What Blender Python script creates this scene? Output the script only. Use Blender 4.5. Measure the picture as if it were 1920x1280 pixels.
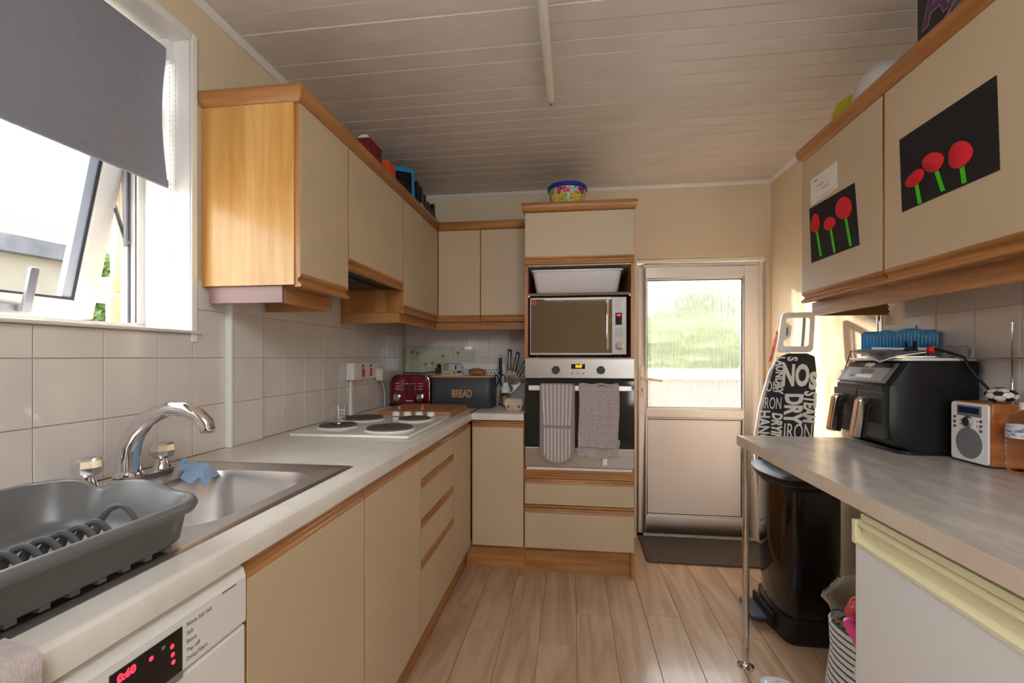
import bpy, bmesh, math, random
from mathutils import Vector, Matrix
random.seed(7)
for o in list(bpy.data.objects): bpy.data.objects.remove(o, do_unlink=True)
SC = bpy.context.scene
COL = SC.collection
PI = math.pi

# ---------------------------------------------------------------- camera, sky, sun, lamps, exposure
cd = bpy.data.cameras.new('camera'); cam = bpy.data.objects.new('camera', cd); COL.objects.link(cam)
cd.sensor_width = 36; cd.lens = 860/1920*36; cd.shift_y = 29/1920; cd.clip_start = 0.02
cam.location = (0, 0, 1.2); cam.rotation_euler = (PI/2, 0, math.atan(113/860))
SC.camera = cam
SC.view_settings.view_transform = 'Standard'; SC.view_settings.look = 'None'
SC.view_settings.gamma = 1; SC.view_settings.use_curve_mapping = False
SC.view_settings.exposure = 0.5

w = bpy.data.worlds.new('sky'); SC.world = w; w.use_nodes = True
wn = w.node_tree; wn.nodes.clear()
wo = wn.nodes.new('ShaderNodeOutputWorld'); wb = wn.nodes.new('ShaderNodeBackground')
wt = wn.nodes.new('ShaderNodeTexCoord'); wz = wn.nodes.new('ShaderNodeTexNoise'); wr = wn.nodes.new('ShaderNodeValToRGB')
wz.inputs['Scale'].default_value = 2.2; wz.inputs['Detail'].default_value = 6
wr.color_ramp.elements[0].position = .35; wr.color_ramp.elements[0].color = (.74, .85, 1, 1)
wr.color_ramp.elements[1].position = .6; wr.color_ramp.elements[1].color = (.95, .98, 1, 1)
wn.links.new(wt.outputs['Generated'], wz.inputs['Vector']); wn.links.new(wz.outputs['Fac'], wr.inputs['Fac'])
wn.links.new(wr.outputs['Color'], wb.inputs['Color']); wn.links.new(wb.outputs['Background'], wo.inputs['Surface'])
wb.inputs['Strength'].default_value = 4.6

def lamp(name, kind, loc, power, color, rot=None, direction=None, **kw):
    d = bpy.data.lights.new(name, kind); d.energy = power; d.color = color
    for k, v in kw.items(): setattr(d, k, v)
    o = bpy.data.objects.new(name, d); COL.objects.link(o); o.location = loc
    if direction is not None: o.rotation_euler = Vector(direction).to_track_quat('-Z', 'Y').to_euler()
    return o
lamp('sun', 'SUN', (-3, 8, 4), 40.0, (1, .88, .70), direction=(.54, -1, -.35), angle=math.radians(2.5))
lamp('rear_opening_fill', 'AREA', (1.0, -1.9, 1.2), 5.0, (.92, .97, 1), direction=(-.3, 1, 0), shape='RECTANGLE', size=.3, size_y=1.3)  # fill lamp added at the unseen rear opening, standing in for daylight
lamp('rear_overhead_fill', 'AREA', (.1, -.45, 2.27), 24.0, (.92, .965, 1), direction=(0, 1.1, -1), shape='RECTANGLE', size=.9, size_y=.9)  # unseen overhead fill, added behind the camera to brighten the room

# ---------------------------------------------------------------- materials
def srgb(r, g, b):
    f = lambda c: (c/255/12.92) if c/255 <= .04045 else ((c/255+.055)/1.055)**2.4
    return (f(r), f(g), f(b), 1)
MATS = {}
def mat(name, col, rough=.5, metal=0, spec=.5, coat=0, trans=0, ior=1.45, emit=None, estr=0, alpha=1, sheen=0):
    if name in MATS: return MATS[name]
    m = bpy.data.materials.new(name); m.use_nodes = True
    b = m.node_tree.nodes['Principled BSDF']
    b.inputs['Base Color'].default_value = srgb(*col); b.inputs['Roughness'].default_value = rough
    b.inputs['Metallic'].default_value = metal; b.inputs['Specular IOR Level'].default_value = spec
    b.inputs['Coat Weight'].default_value = coat; b.inputs['Coat Roughness'].default_value = .05
    b.inputs['Transmission Weight'].default_value = trans; b.inputs['IOR'].default_value = ior
    b.inputs['Alpha'].default_value = alpha; b.inputs['Sheen Weight'].default_value = sheen
    if emit: b.inputs['Emission Color'].default_value = srgb(*emit); b.inputs['Emission Strength'].default_value = estr
    MATS[name] = m; return m
def nodes(m): return m.node_tree.nodes, m.node_tree.links, m.node_tree.nodes['Principled BSDF']
def coords(m, scale, rand=False, rot=None):
    N, L, b = nodes(m)
    tc = N.new('ShaderNodeTexCoord'); mp = N.new('ShaderNodeMapping'); mp.inputs['Scale'].default_value = scale
    if rot: mp.inputs['Rotation'].default_value = rot
    if rand:
        oi = N.new('ShaderNodeObjectInfo'); mu = N.new('ShaderNodeVectorMath'); mu.operation = 'MULTIPLY_ADD'
        L.new(oi.outputs['Random'], mu.inputs[0]); mu.inputs[1].default_value = (37, 53, 29); L.new(tc.outputs['Object'], mu.inputs[2])
        L.new(mu.outputs[0], mp.inputs['Vector'])
    else: L.new(tc.outputs['Object'], mp.inputs['Vector'])
    return mp.outputs['Vector']
def noise(m, vec, scale, detail=4, rough=.6, dist=0):
    N, L, b = nodes(m); n = N.new('ShaderNodeTexNoise'); n.inputs['Scale'].default_value = scale
    n.inputs['Detail'].default_value = detail; n.inputs['Roughness'].default_value = rough; n.inputs['Distortion'].default_value = dist
    L.new(vec, n.inputs['Vector']); return n.outputs['Fac']
def ramp(m, fac, stops):
    N, L, b = nodes(m); r = N.new('ShaderNodeValToRGB'); e = r.color_ramp.elements
    while len(e) < len(stops): e.new(.5)
    for i, (p, c) in enumerate(stops): e[i].position = p; e[i].color = srgb(*c)
    L.new(fac, r.inputs['Fac']); return r.outputs['Color']
def bump(m, fac, strength, dist=.002):
    N, L, b = nodes(m); u = N.new('ShaderNodeBump'); u.inputs['Strength'].default_value = strength; u.inputs['Distance'].default_value = dist
    L.new(fac, u.inputs['Height']); L.new(u.outputs['Normal'], b.inputs['Normal'])
def setcol(m, out): N, L, b = nodes(m); L.new(out, b.inputs['Base Color'])
def mottled(name, stops, scale, rough=.5, detail=5, bumps=0, bscale=None, sc=(1, 1, 1), rand=False, **kw):
    if name in MATS: return MATS[name]
    m = mat(name, stops[0][1], rough, **kw); v = coords(m, sc, rand); f = noise(m, v, scale, detail)
    setcol(m, ramp(m, f, stops))
    if bumps: bump(m, noise(m, coords(m, (1, 1, 1)), bscale or scale*4, 3), bumps)
    return m
def wood(name, c1, c2, c3, axis, rough=.38, rand=False, s=1.0, coat=.15):
    if name in MATS: return MATS[name]
    m = mat(name, c2, rough, coat=coat)
    sc = [26*s]*3; sc['XYZ'.index(axis)] = 1.6*s
    v = coords(m, sc, rand); f = noise(m, v, 1.0, 7, .62, .6)
    setcol(m, ramp(m, f, [(.30, c1), (.5, c2), (.68, c3)])); bump(m, f, .08, .001)
    return m
M = {}
M['wall'] = mottled('cream textured wall paint', [(.3, (226, 208, 178)), (.7, (233, 216, 188))], 3, .85, bumps=.55, bscale=110)
M['white_paint'] = mottled('white gloss paint', [(.3, (238, 236, 232)), (.7, (246, 244, 240))], 6, .35)
M['board_paint'] = mottled('white ceiling board paint', [(.3, (226, 220, 217)), (.7, (237, 231, 228))], 4, .33, rand=True)
M['upvc'] = mat('white upvc', (244, 240, 234), .25)
M['upvc_panel'] = mat('upvc panel', (246, 242, 240), .35)  # even white of the flat lower door panel
M['gasket'] = mat('dark rubber gasket', (60, 62, 72), .6)
M['tile'] = mottled('glazed white tile', [(.3, (222, 214, 208)), (.7, (229, 222, 217))], 5, .09, rand=True, bumps=.03, bscale=14)
M['grout'] = mottled('pale grout', [(.3, (216, 205, 192)), (.7, (226, 216, 204))], 30, .8)
OAK = ((148, 96, 52), (178, 122, 70), (196, 144, 88))
M['oak_x'] = wood('oak grain along x', *OAK, 'X'); M['oak_y'] = wood('oak grain along y', *OAK, 'Y'); M['oak_z'] = wood('oak grain along z', *OAK, 'Z')
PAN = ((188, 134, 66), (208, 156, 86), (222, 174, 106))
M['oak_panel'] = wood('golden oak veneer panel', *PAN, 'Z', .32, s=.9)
def cream():
    m = mat('cream woven laminate', (226, 200, 156), .42)
    v = coords(m, (1, 1, 1)); f = noise(m, v, 2.5, 3)
    setcol(m, ramp(m, f, [(.3, (200, 179, 148)), (.7, (207, 187, 157))]))
    N, L, b = nodes(m)
    ws = []
    for d in 'XYZ':
        k = N.new('ShaderNodeTexWave'); k.bands_direction = d; k.inputs['Scale'].default_value = 130; L.new(v, k.inputs['Vector']); ws.append(k.outputs['Fac'])
    a = N.new('ShaderNodeMath'); a.operation = 'ADD'; L.new(ws[0], a.inputs[0]); L.new(ws[1], a.inputs[1])
    a2 = N.new('ShaderNodeMath'); a2.operation = 'ADD'; L.new(a.outputs[0], a2.inputs[0]); L.new(ws[2], a2.inputs[1])
    bump(m, a2.outputs[0], .12, .0006); return m
M['cream'] = cream()
M['worktop'] = mottled('pale stone effect laminate', [(.28, (212, 203, 193)), (.5, (224, 216, 207)), (.72, (232, 226, 218))], 9, .30, 8, sc=(1, 1, 1), bumps=.04, bscale=60)
M['worktop_grey'] = mottled('grey brown stone effect laminate', [(.28, (166, 156, 148)), (.5, (184, 175, 168)), (.72, (200, 193, 187))], 9, .26, 8, sc=(2.2, .7, 1), bumps=.05, bscale=50)
M['worktop_edge'] = mottled('beige laminate edge', [(.3, (206, 186, 166)), (.7, (216, 198, 180))], 14, .4)
PLK = ((184, 152, 123), (197, 167, 138), (207, 179, 151))
def floor_mat():
    m = mat('oak laminate plank', PLK[1], .22, coat=.2)
    v = coords(m, (5, .55, 5), True); f = noise(m, v, 1.0, 2, .5, 1.0)
    N, L, b = nodes(m)
    mu = N.new('ShaderNodeMath'); mu.operation = 'MULTIPLY'; mu.inputs[1].default_value = 9; L.new(f, mu.inputs[0])
    fr = N.new('ShaderNodeMath'); fr.operation = 'PINGPONG'; fr.inputs[1].default_value = 1; L.new(mu.outputs[0], fr.inputs[0])
    g = noise(m, coords(m, (60, 3, 60), True), 1, 5)
    mx = N.new('ShaderNodeMath'); mx.operation = 'MULTIPLY_ADD'; mx.inputs[1].default_value = .45; L.new(fr.outputs[0], mx.inputs[0])
    m2 = N.new('ShaderNodeMath'); m2.operation = 'MULTIPLY'; m2.inputs[1].default_value = .55; L.new(g, m2.inputs[0]); L.new(m2.outputs[0], mx.inputs[2])
    setcol(m, ramp(m, mx.outputs[0], [(.22, PLK[0]), (.48, PLK[1]), (.75, PLK[2])])); bump(m, mx.outputs[0], .04, .001); return m
M['plank'] = floor_mat()
M['subfloor'] = mat('dark underlay', (70, 48, 34), .9)
def steel(name, col, rough, sc):
    m = mat(name, col, rough, metal=1); v = coords(m, sc); f = noise(m, v, 1, 4)
    N, L, b = nodes(m); mr = N.new('ShaderNodeMapRange'); mr.inputs['To Min'].default_value = rough*.75; mr.inputs['To Max'].default_value = rough*1.3
    L.new(f, mr.inputs['Value']); L.new(mr.outputs['Result'], b.inputs['Roughness']); return m
M['steel'] = steel('brushed stainless steel', (178, 172, 168), .30, (6, 200, 200))
M['steel_sink'] = mat('satin sink steel', (214, 209, 206), .36, metal=1)
M['chrome'] = mat('chrome', (225, 225, 228), .05, metal=1)
M['dull_metal'] = mat('dull grey metal', (150, 150, 155), .4, metal=1)
M['black_plastic'] = mat('black plastic', (26, 26, 27), .42)
M['black_gloss'] = mat('gloss black plastic', (10, 10, 11), .06, coat=.5)
M['black_matte'] = mat('matt black', (30, 29, 29), .7)
M['white_plastic'] = mat('white plastic', (240, 238, 234), .35)
M['appliance'] = mat('white enamel', (232, 230, 228), .18, coat=.3)
M['mirror_glass'] = mat('dark mirrored glass', (150, 146, 142), .03, metal=1)
M['oven_glass'] = mat('black oven glass', (24, 30, 34), .06, coat=.4)
M['plate_iron'] = mottled('cast iron hotplate', [(.3, (84, 74, 68)), (.7, (104, 93, 86))], 30, .6)
M['glass'] = mat('clear glass', (250, 252, 252), .02, trans=1, ior=1.45)
M['clear_plastic'] = mat('clear plastic', (247, 249, 249), .04, trans=1, ior=1.10)
M['film'] = mat('clear plastic film', (244, 247, 248), .05, trans=1, ior=1.06)
M['blind'] = mottled('dark grey blackout blind', [(.3, (136, 138, 150)), (.7, (142, 144, 156))], 40, .8)
M['rack'] = mottled('grey rack plastic', [(.3, (102, 101, 101)), (.7, (110, 109, 109))], 8, .32)
M['cloth_blue'] = mottled('blue woven dishcloth', [(.35, (96, 132, 178)), (.65, (140, 170, 206))], 160, .9, sheen=.4, bumps=.8, bscale=260)
M['towel_pink'] = mottled('grey pink towelling', [(.3, (176, 162, 158)), (.7, (196, 182, 178))], 120, .95, sheen=.5, bumps=.8, bscale=300)
M['red_led'] = mat('red display segments', (255, 40, 60), .5, emit=(255, 40, 60), estr=2.0)
M['amber_led'] = mat('amber display segments', (255, 150, 20), .5, emit=(255, 150, 20), estr=2.5)
M['print_grey'] = mat('grey print', (120, 118, 120), .6)
M['print_white'] = mat('white print', (238, 236, 232), .6)
M['print_gold'] = mat('gold print', (206, 160, 96), .5)
M['red_card'] = mottled('red craft card', [(.3, (206, 26, 40)), (.7, (226, 40, 52))], 8, .7)
M['green_card'] = mat('green craft card', (70, 200, 20), .7)
M['black_card'] = mat('black card', (28, 25, 26), .8)
M['paper'] = mottled('white paper', [(.3, (232, 226, 220)), (.7, (242, 238, 232))], 20, .8)
M['door_mat'] = mottled('grey brown mat pile', [(.35, (74, 64, 58)), (.65, (112, 102, 94))], 220, .95, bumps=1.0, bscale=300, sc=(1, 1, 1))
M['dark_grey_tin'] = mat('dark grey painted tin', (66, 69, 73), .45)
M['toaster_red'] = mat('metallic dark red', (120, 16, 34), .2, metal=.4, coat=.5)
M['bamboo'] = wood('pale wood', (196, 144, 98), (214, 164, 116), (224, 180, 136), 'X', .45)
M['board_wood'] = wood('chopping board wood', (156, 102, 60), (184, 128, 82), (196, 146, 100), 'X', .45)

# ---------------------------------------------------------------- mesh helpers
ORG = {}
class MB:
    def __init__(s): s.bm = bmesh.new()
    def _add(s, vs, fs):
        v = [s.bm.verts.new(p) for p in vs]
        for f in fs:
            try: s.bm.faces.new([v[i] for i in f])
            except ValueError: pass
        return s
    def box(s, x0, x1, y0, y1, z0, z1):
        vs = [(x, y, z) for z in (z0, z1) for y in (y0, y1) for x in (x0, x1)]
        return s._add(vs, [(0, 2, 3, 1), (4, 5, 7, 6), (0, 1, 5, 4), (2, 6, 7, 3), (0, 4, 6, 2), (1, 3, 7, 5)])
    def hexa(s, pts): return s._add(pts, [(0, 3, 2, 1), (4, 5, 6, 7), (0, 1, 5, 4), (1, 2, 6, 5), (2, 3, 7, 6), (3, 0, 4, 7)])
    def prism(s, poly, axis, a, b):
        n = len(poly)
        def P(p, t): return {'X': (t, p[0], p[1]), 'Y': (p[0], t, p[1]), 'Z': (p[0], p[1], t)}[axis]
        vs = [P(p, a) for p in poly]+[P(p, b) for p in poly]
        return s._add(vs, [tuple(range(n))[::-1], tuple(range(n, 2*n))]+[(i, (i+1) % n, n+(i+1) % n, n+i) for i in range(n)])
    def rings(s, R, close=True, cap0=True, cap1=True):
        n = len(R[0]); vs = [p for r in R for p in r]; fs = []
        for k in range(len(R)-1):
            for i in range(n if close else n-1):
                j = (i+1) % n; fs.append((k*n+i, k*n+j, (k+1)*n+j, (k+1)*n+i))
        if close and cap0: fs.append(tuple(range(n))[::-1])
        if close and cap1: fs.append(tuple((len(R)-1)*n+i for i in range(n)))
        return s._add(vs, fs)
    def lathe(s, prof, c=(0, 0, 0), n=28, axis='Z', sx=1, sy=1, a0=0):
        R = []
        for r, z in prof:
            ring = []
            for i in range(n):
                a = a0+2*PI*i/n; u, v = r*math.cos(a)*sx, r*math.sin(a)*sy
                p = {'Z': (u, v, z), 'Y': (u, z, v), 'X': (z, u, v)}[axis]
                ring.append((p[0]+c[0], p[1]+c[1], p[2]+c[2]))
            R.append(ring)
        return s.rings(R)
    def tube(s, pts, r, n=10, closed=False, flat=1.0):
        pts = [Vector(p) for p in pts]; m = len(pts); rs = r if isinstance(r, (list, tuple)) else [r]*m
        R = []; up = None
        for i in range(m):
            if closed: t = (pts[(i+1) % m]-pts[i-1])
            else: t = pts[min(i+1, m-1)]-pts[max(i-1, 0)]
            t.normalize()
            if up is None:
                up = Vector((0, 0, 1)) if abs(t.z) < .9 else Vector((1, 0, 0))
            up = (up-t*up.dot(t)).normalized(); sd = t.cross(up)
            R.append([tuple(pts[i]+rs[i]*(math.cos(2*PI*k/n)*sd+flat*math.sin(2*PI*k/n)*up)) for k in range(n)])
        if closed: return s.rings(R+[R[0]], cap0=False, cap1=False)
        return s.rings(R)
    def sphere(s, c, r, n=16, sc=(1, 1, 1)):
        prof = []
        return s.rings([[(c[0]+sc[0]*r*math.sin(PI*k/n)*math.cos(2*PI*i/(2*n)), c[1]+sc[1]*r*math.sin(PI*k/n)*math.sin(2*PI*i/(2*n)), c[2]+sc[2]*r*math.cos(PI*k/n)) for i in range(2*n)] for k in [.15]+list(range(1, n))+[n-.15]])
    def sheet(s, fn, nu, nv, th=.002):
        P = [[Vector(fn(i/nu, j/nv)) for j in range(nv+1)] for i in range(nu+1)]
        base = len(s.bm.verts); v = [[s.bm.verts.new(p) for p in r] for r in P]; fs = []
        for i in range(nu):
            for j in range(nv): fs.append(s.bm.faces.new((v[i][j], v[i+1][j], v[i+1][j+1], v[i][j+1])))
        if th: bmesh.ops.recalc_face_normals(s.bm, faces=fs); bmesh.ops.solidify(s.bm, geom=fs, thickness=th)
        return s
    def poly(s, pts): return s._add(pts, [tuple(range(len(pts)))])
    def xf(s, mtx): bmesh.ops.transform(s.bm, matrix=mtx, verts=s.bm.verts); return s
    def mesh(s, name, org=(0, 0, 0), bevel=0, seg=2, smooth=38):
        bm = s.bm
        bmesh.ops.remove_doubles(bm, verts=bm.verts, dist=1e-6)
        bmesh.ops.recalc_face_normals(bm, faces=bm.faces)
        if bevel:
            smooth = min(smooth, 16)
            es = [e for e in bm.edges if len(e.link_faces) == 2 and e.calc_face_angle(0) > .6]
            bmesh.ops.bevel(bm, geom=es, offset=bevel, segments=seg, profile=.5, affect='EDGES', clamp_overlap=True)
        bmesh.ops.translate(bm, verts=bm.verts, vec=-Vector(org))
        me = bpy.data.meshes.new(name); bm.to_mesh(me); bm.free()
        for p in me.polygons: p.use_smooth = True
        me.set_sharp_from_angle(angle=math.radians(smooth))
        return me
def link(name, me, m, parent=None, loc=(0, 0, 0)):
    o = bpy.data.objects.new(name, me); COL.objects.link(o); o.location = loc
    if me is not None and m is not None and not me.materials: me.materials.append(m)
    if parent: o.parent = parent
    return o
def tag(o, label=None, cat=None, group=None, kind=None):
    for k, v in (('label', label), ('category', cat), ('group', group), ('kind', kind)):
        if v: o[k] = v
    return o
def thing(name, label, cat, loc, group=None, rz=0):
    o = bpy.data.objects.new(name, None); COL.objects.link(o); o.empty_display_size = .05
    o.location = loc; o.rotation_euler = (0, 0, rz); ORG[o] = Vector(loc) if rz == 0 else Vector((0, 0, 0))
    return tag(o, label, cat, group)
def part(name, mb, m, parent, label=None, bevel=0, seg=2, smooth=38):
    g = ORG.get(parent, Vector((0, 0, 0)))
    o = link(name, mb.mesh(name, g, bevel, seg, smooth), m, parent); ORG[o] = g
    if label: o['label'] = label
    return o
def solo(name, mb, m, label, cat, group=None, bevel=0, seg=2, smooth=38, kind=None):
    zs = [v.co for v in mb.bm.verts]; c = Vector((sum(p.x for p in zs)/len(zs), sum(p.y for p in zs)/len(zs), min(p.z for p in zs)))
    o = link(name, mb.mesh(name, c, bevel, seg, smooth), m, None, c); ORG[o] = c
    return tag(o, label, cat, group, kind)
def struct(name, mb, m, label=None, parent=None, bevel=0, smooth=38):
    o = link(name, mb.mesh(name, (0, 0, 0), bevel, 2, smooth), m, parent); ORG[o] = Vector((0, 0, 0))
    if not parent: o['kind'] = 'structure'
    if label: o['label'] = label
    return o
FM = {}
def text(name, body, size, m, parent, origin, xdir, ydir, sx=1.0, depth=.0008, align='CENTER', local=False, bold=0, shear=0):
    """lettering as a mesh: xdir = reading direction, ydir = up direction of the letters"""
    c = bpy.data.curves.new(name, 'FONT'); c.body = body; c.size = size; c.align_x = align; c.align_y = 'CENTER'; c.extrude = depth/2; c.offset = bold; c.shear = shear
    c.resolution_u = 3
    t = bpy.data.objects.new(name, c); COL.objects.link(t)
    bpy.context.view_layer.update()
    me = bpy.data.meshes.new_from_object(t.evaluated_get(bpy.context.evaluated_depsgraph_get()))
    bpy.data.objects.remove(t, do_unlink=True); bpy.data.curves.remove(c)
    X = Vector(xdir).normalized(); Y = Vector(ydir).normalized(); Z = X.cross(Y)
    g = ORG.get(parent, Vector((0, 0, 0)))
    mt = Matrix((X*sx, Y, Z)).transposed().to_4x4(); mt.translation = Vector(origin)-g
    me.transform(mt); me.name = name; me.materials.clear(); me.materials.append(m)
    o = bpy.data.objects.new(name, me); COL.objects.link(o); o.parent = parent; ORG[o] = g
    return o
def rrect(x0, x1, y0, y1, r, n=5):
    P = []
    for cx, cy, a in ((x1-r, y1-r, 0), (x0+r, y1-r, PI/2), (x0+r, y0+r, PI), (x1-r, y0+r, 1.5*PI)):
        for k in range(n+1): P.append((cx+r*math.cos(a+PI/2*k/n), cy+r*math.sin(a+PI/2*k/n)))
    return P
def hexag(cx, cy, r, n=6, a0=0): return [(cx+r*math.cos(a0+2*PI*i/n), cy+r*math.sin(a0+2*PI*i/n)) for i in range(n)]

# ================================================================ THE ROOM
CEIL = 2.330; WL = -1.178; WR = 1.262; WB = 3.130; RY = -1.85
# --- floor of laminate planks
fl = struct('floor', MB().box(WL-.02, WR+.02, RY, 3.4, -.06, -.0115), M['subfloor'], 'light oak laminate plank floor')
PW = .1585; PX = .0185
cache = {}
for i in range(-8, 9):
    x0 = PX+(i-1)*PW; x1 = x0+PW
    if x1 < WL or x0 > WR: continue
    off = {0: 1.925, 1: 2.165, 3: 2.20, 2: 2.75, -1: 2.5, 4: 1.75}.get(i, random.uniform(1.6, 2.7))
    y = off-1.28*4
    while y < 3.3:
        a, b = max(y, RY), min(y+1.28, 3.22)
        if b-a > .03:
            xa, xb = max(x0, WL), min(x1, WR)
            k = (round(xb-xa, 3), round(b-a, 3))
            if k not in cache:
                g = .0009; cache[k] = MB().box(-k[0]/2+g, k[0]/2-g, -k[1]/2+g, k[1]/2-g, -.011, 0).mesh('plank', bevel=.0008, seg=1)
            link('plank', cache[k], M['plank'], fl, ((xa+xb)/2, (a+b)/2, 0))
        y += 1.28
# --- ceiling of narrow tongue and groove boards
ce = struct('ceiling', MB().box(WL-.02, WR+.02, RY, 3.4, CEIL+.012, CEIL+.06), M['grout'], 'white painted tongue and groove board ceiling')
bw = .0872; bme = MB().prism([(-bw/2+.0012, .012), (-bw/2+.0012, .005), (-bw/2+.006, 0), (bw/2-.0012, 0), (bw/2-.0012, .012)], 'X', WL, WR).mesh('board', smooth=20)
y = WB-bw/2
while y > RY:
    b = link('board', bme, M['board_paint'], ce, (0, y, CEIL+random.uniform(-.0006, .0006))); b.rotation_euler = (random.uniform(-.006, .006), 0, random.uniform(-.0006, .0006)); y -= bw
for nm, q in (('trim_1', [(WL, CEIL-.022), (WL+.006, CEIL-.022), (WL+.020, CEIL-.006), (WL+.020, CEIL), (WL, CEIL)]), ('trim_2', [(WR, CEIL-.022), (WR-.006, CEIL-.022), (WR-.020, CEIL-.006), (WR-.020, CEIL), (WR, CEIL)])):
    struct(nm, MB().prism(q, 'Y', RY, WB), M['white_paint'], 'slim white quadrant trim along the ceiling edge')
struct('trim_3', MB().prism([(WB, CEIL-.02), (WB-.006, CEIL-.02), (WB-.018, CEIL-.006), (WB-.018, CEIL), (WB, CEIL)], 'X', WL, WR), M['white_paint'], 'slim white quadrant trim above the back wall')
# --- walls
WY0, WY1, WZ0, WZ1 = -.12, 1.290, 1.276, 2.192   # window opening in the left wall
DX0, DX1, DZ1 = .425, 1.236, 1.850               # door opening in the back wall
wl = struct('wall_left', MB().box(WL-.165, WL, RY, WY0, -.02, 2.4).box(WL-.165, WL, WY0, WY1, -.02, WZ0).box(WL-.165, WL, WY0, WY1, WZ1, 2.4).box(WL-.165, WL, WY1, 3.4, -.02, 2.4), M['wall'], 'cream textured wall with white tiles below the window')
BR = mottled('pale buff brick', [(.3, (190, 160, 130)), (.7, (208, 180, 150))], 18, .9, bumps=.3)
ob = struct('wall_outside', MB().box(-1.352, -1.343, 1.3, 3.4, -.1, 2.5).box(-1.352, -1.343, RY, WY0-.02, -.1, 2.5).box(-1.352, -1.343, WY0-.02, 1.3, -.1, WZ0-.04).box(-1.352, -1.343, WY0-.02, 1.3, WZ1+.02, 2.5), M['grout'], 'mortar face of the outer wall')
bm2 = MB().box(-1.452, -1.354, 1.272, 1.49, -.105, .105)
bmm = bm2.mesh('brick', bevel=.004, seg=1)
for k in range(12): link('brick', bmm, BR, ob, (0, 0, .2+k*.218))
wb = struct('wall_back', MB().box(WL-.2, DX0, WB, 3.36, -.02, 2.4).box(DX1, WR+.25, WB, 3.36, -.02, 2.4).box(DX0, DX1, WB, 3.36, DZ1, 2.4), M['wall'], 'cream textured wall around the back door')
wr_ = struct('wall_right', MB().box(WR, WR+.22, RY, 3.4, -.02, 2.4), M['wall'], 'cream textured wall on the right')
struct('wall_rear', MB().box(WL-.2, .82, RY-.15, RY, -.02, 2.4).box(1.15, WR+.2, RY-.15, RY, -.02, 2.4).box(.82, 1.15, RY-.15, RY, 2.15, 2.4).box(.82, 1.15, RY-.15, RY, -.02, .5), M['wall'], 'cream wall behind the viewpoint with a wide opening')
# --- glazed tiles, each one a part of its wall
TP = .1535; tc_ = {}
def tile(wall, orient, u, z, du, dz, pl):
    """a tile with its lower corner at (u, z) along the wall"""
    du = round(du, 4); dz = round(dz, 4)
    if du < .012 or dz < .012: return
    k = (orient, du, dz)
    if k not in tc_:
        g = .0009; t = .0042; a, b = du/2-g, dz/2-g
        bx = {'L': (0, t, -a, a, -b, b), 'R': (-t, 0, -a, a, -b, b), 'B': (-a, a, -t, 0, -b, b)}[orient]
        tc_[k] = MB().box(*bx).mesh('tile', bevel=.0014, seg=2)
    c = {'L': (pl, u+du/2, z+dz/2), 'R': (pl, u+du/2, z+dz/2), 'B': (u+du/2, pl, z+dz/2)}[orient]
    o = link('tile', tc_[k], M['tile'], wall, c); s_ = .0018
    o.rotation_euler = (random.uniform(-s_, s_), random.uniform(-s_, s_), random.uniform(-s_, s_))
ZR = [.8905, 1.0435, 1.197, 1.3505, 1.504]
def run(wall, orient, us, ztop, pl, rows=ZR):
    for a, b in zip(us, us[1:]):
        for za, zb in zip(rows, rows[1:]):
            if za < ztop-.015: tile(wall, orient, a, za, b-a, min(zb, ztop)-za, pl)
ys = [.8615+TP*k for k in range(-6, 4)]
ys = [q for q in ys if q < 1.30]; run(wl, 'L', ys+[1.288], 1.272, WL)
run(wl, 'L', [1.2892, 1.423], 1.445, WL)
run(wl, 'L', [1.6]+[1.737+TP*k for k in range(9)]+[3.118], 1.53, WL)
run(wb, 'B', [WL+.008, -1.026]+[-1.026+.152*k for k in range(1, 5)]+[-.262], 1.50, WB)
run(wr_, 'R', [1.932-TP*k for k in range(9)][::-1], 1.46, WR)
# boxed pipe on the left wall: white edge strip, tiled front
bxp = struct('trim_4', MB().box(WL, WL+.016, 1.428, 1.598, .8905, 1.46), M['white_paint'], 'white boxed pipe casing on the left wall, tiled in front')
run(bxp, 'L', [1.436, 1.596], 1.445, WL+.016)
struct('trim_5', MB().box(WL+.0005, WL+.026, 1.424, 1.4345, .8905, 1.46), M['white_paint'], 'white plastic corner strip beside the boxed pipe', bevel=.002)
# --- window in the left wall: sill, reveal lining, frame, open sash
wn1 = struct('window_1', MB().box(-1.402, -1.336, WY0, WY1-.002, WZ0, WZ0+.026).box(-1.402, -1.336, WY0, WY1-.002, WZ1-.05, WZ1).box(-1.402, -1.336, WY1-.028, WY1, WZ0+.026, WZ1-.05).box(-1.402, -1.336, WY0, WY0+.05, WZ0+.026, WZ1-.05), M['upvc'], 'white upvc window with its top-hung sash swung open', bevel=.004)
struct('window_sill', MB().box(-1.337, -1.160, WY0, 1.310, WZ0-.004, WZ0+.006), M['tile'], 'white glazed sill edge', wn1, bevel=.004)
struct('reveal_lining', MB().box(-1.336, WL+.001, WY1-.008, WY1-.0005, WZ0+.007, WZ1).box(-1.336, WL+.001, WY0, WY1-.008, WZ1-.008, WZ1), M['white_paint'], 'white painted window reveal', wn1)
struct('edge_bead', MB().box(WL, WL+.009, WY1-.008, WY1+.014, WZ0-.03, WZ1+.014).box(WL, WL+.009, WY0, WY1-.008, WZ1-.006, WZ1+.014), M['white_paint'], 'white bead round the window opening', wn1, bevel=.003)
struct('weather_seal', MB().box(-1.369, -1.364, WY1-.0345, WY1-.0285, WZ0+.03, WZ1-.05).box(-1.3455, -1.3435, WY1-.0315, WY1-.0285, WZ0+.03, WZ1-.05), mat('grey seal', (112, 112, 120), .6), 'grey seal strip', wn1)
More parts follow.
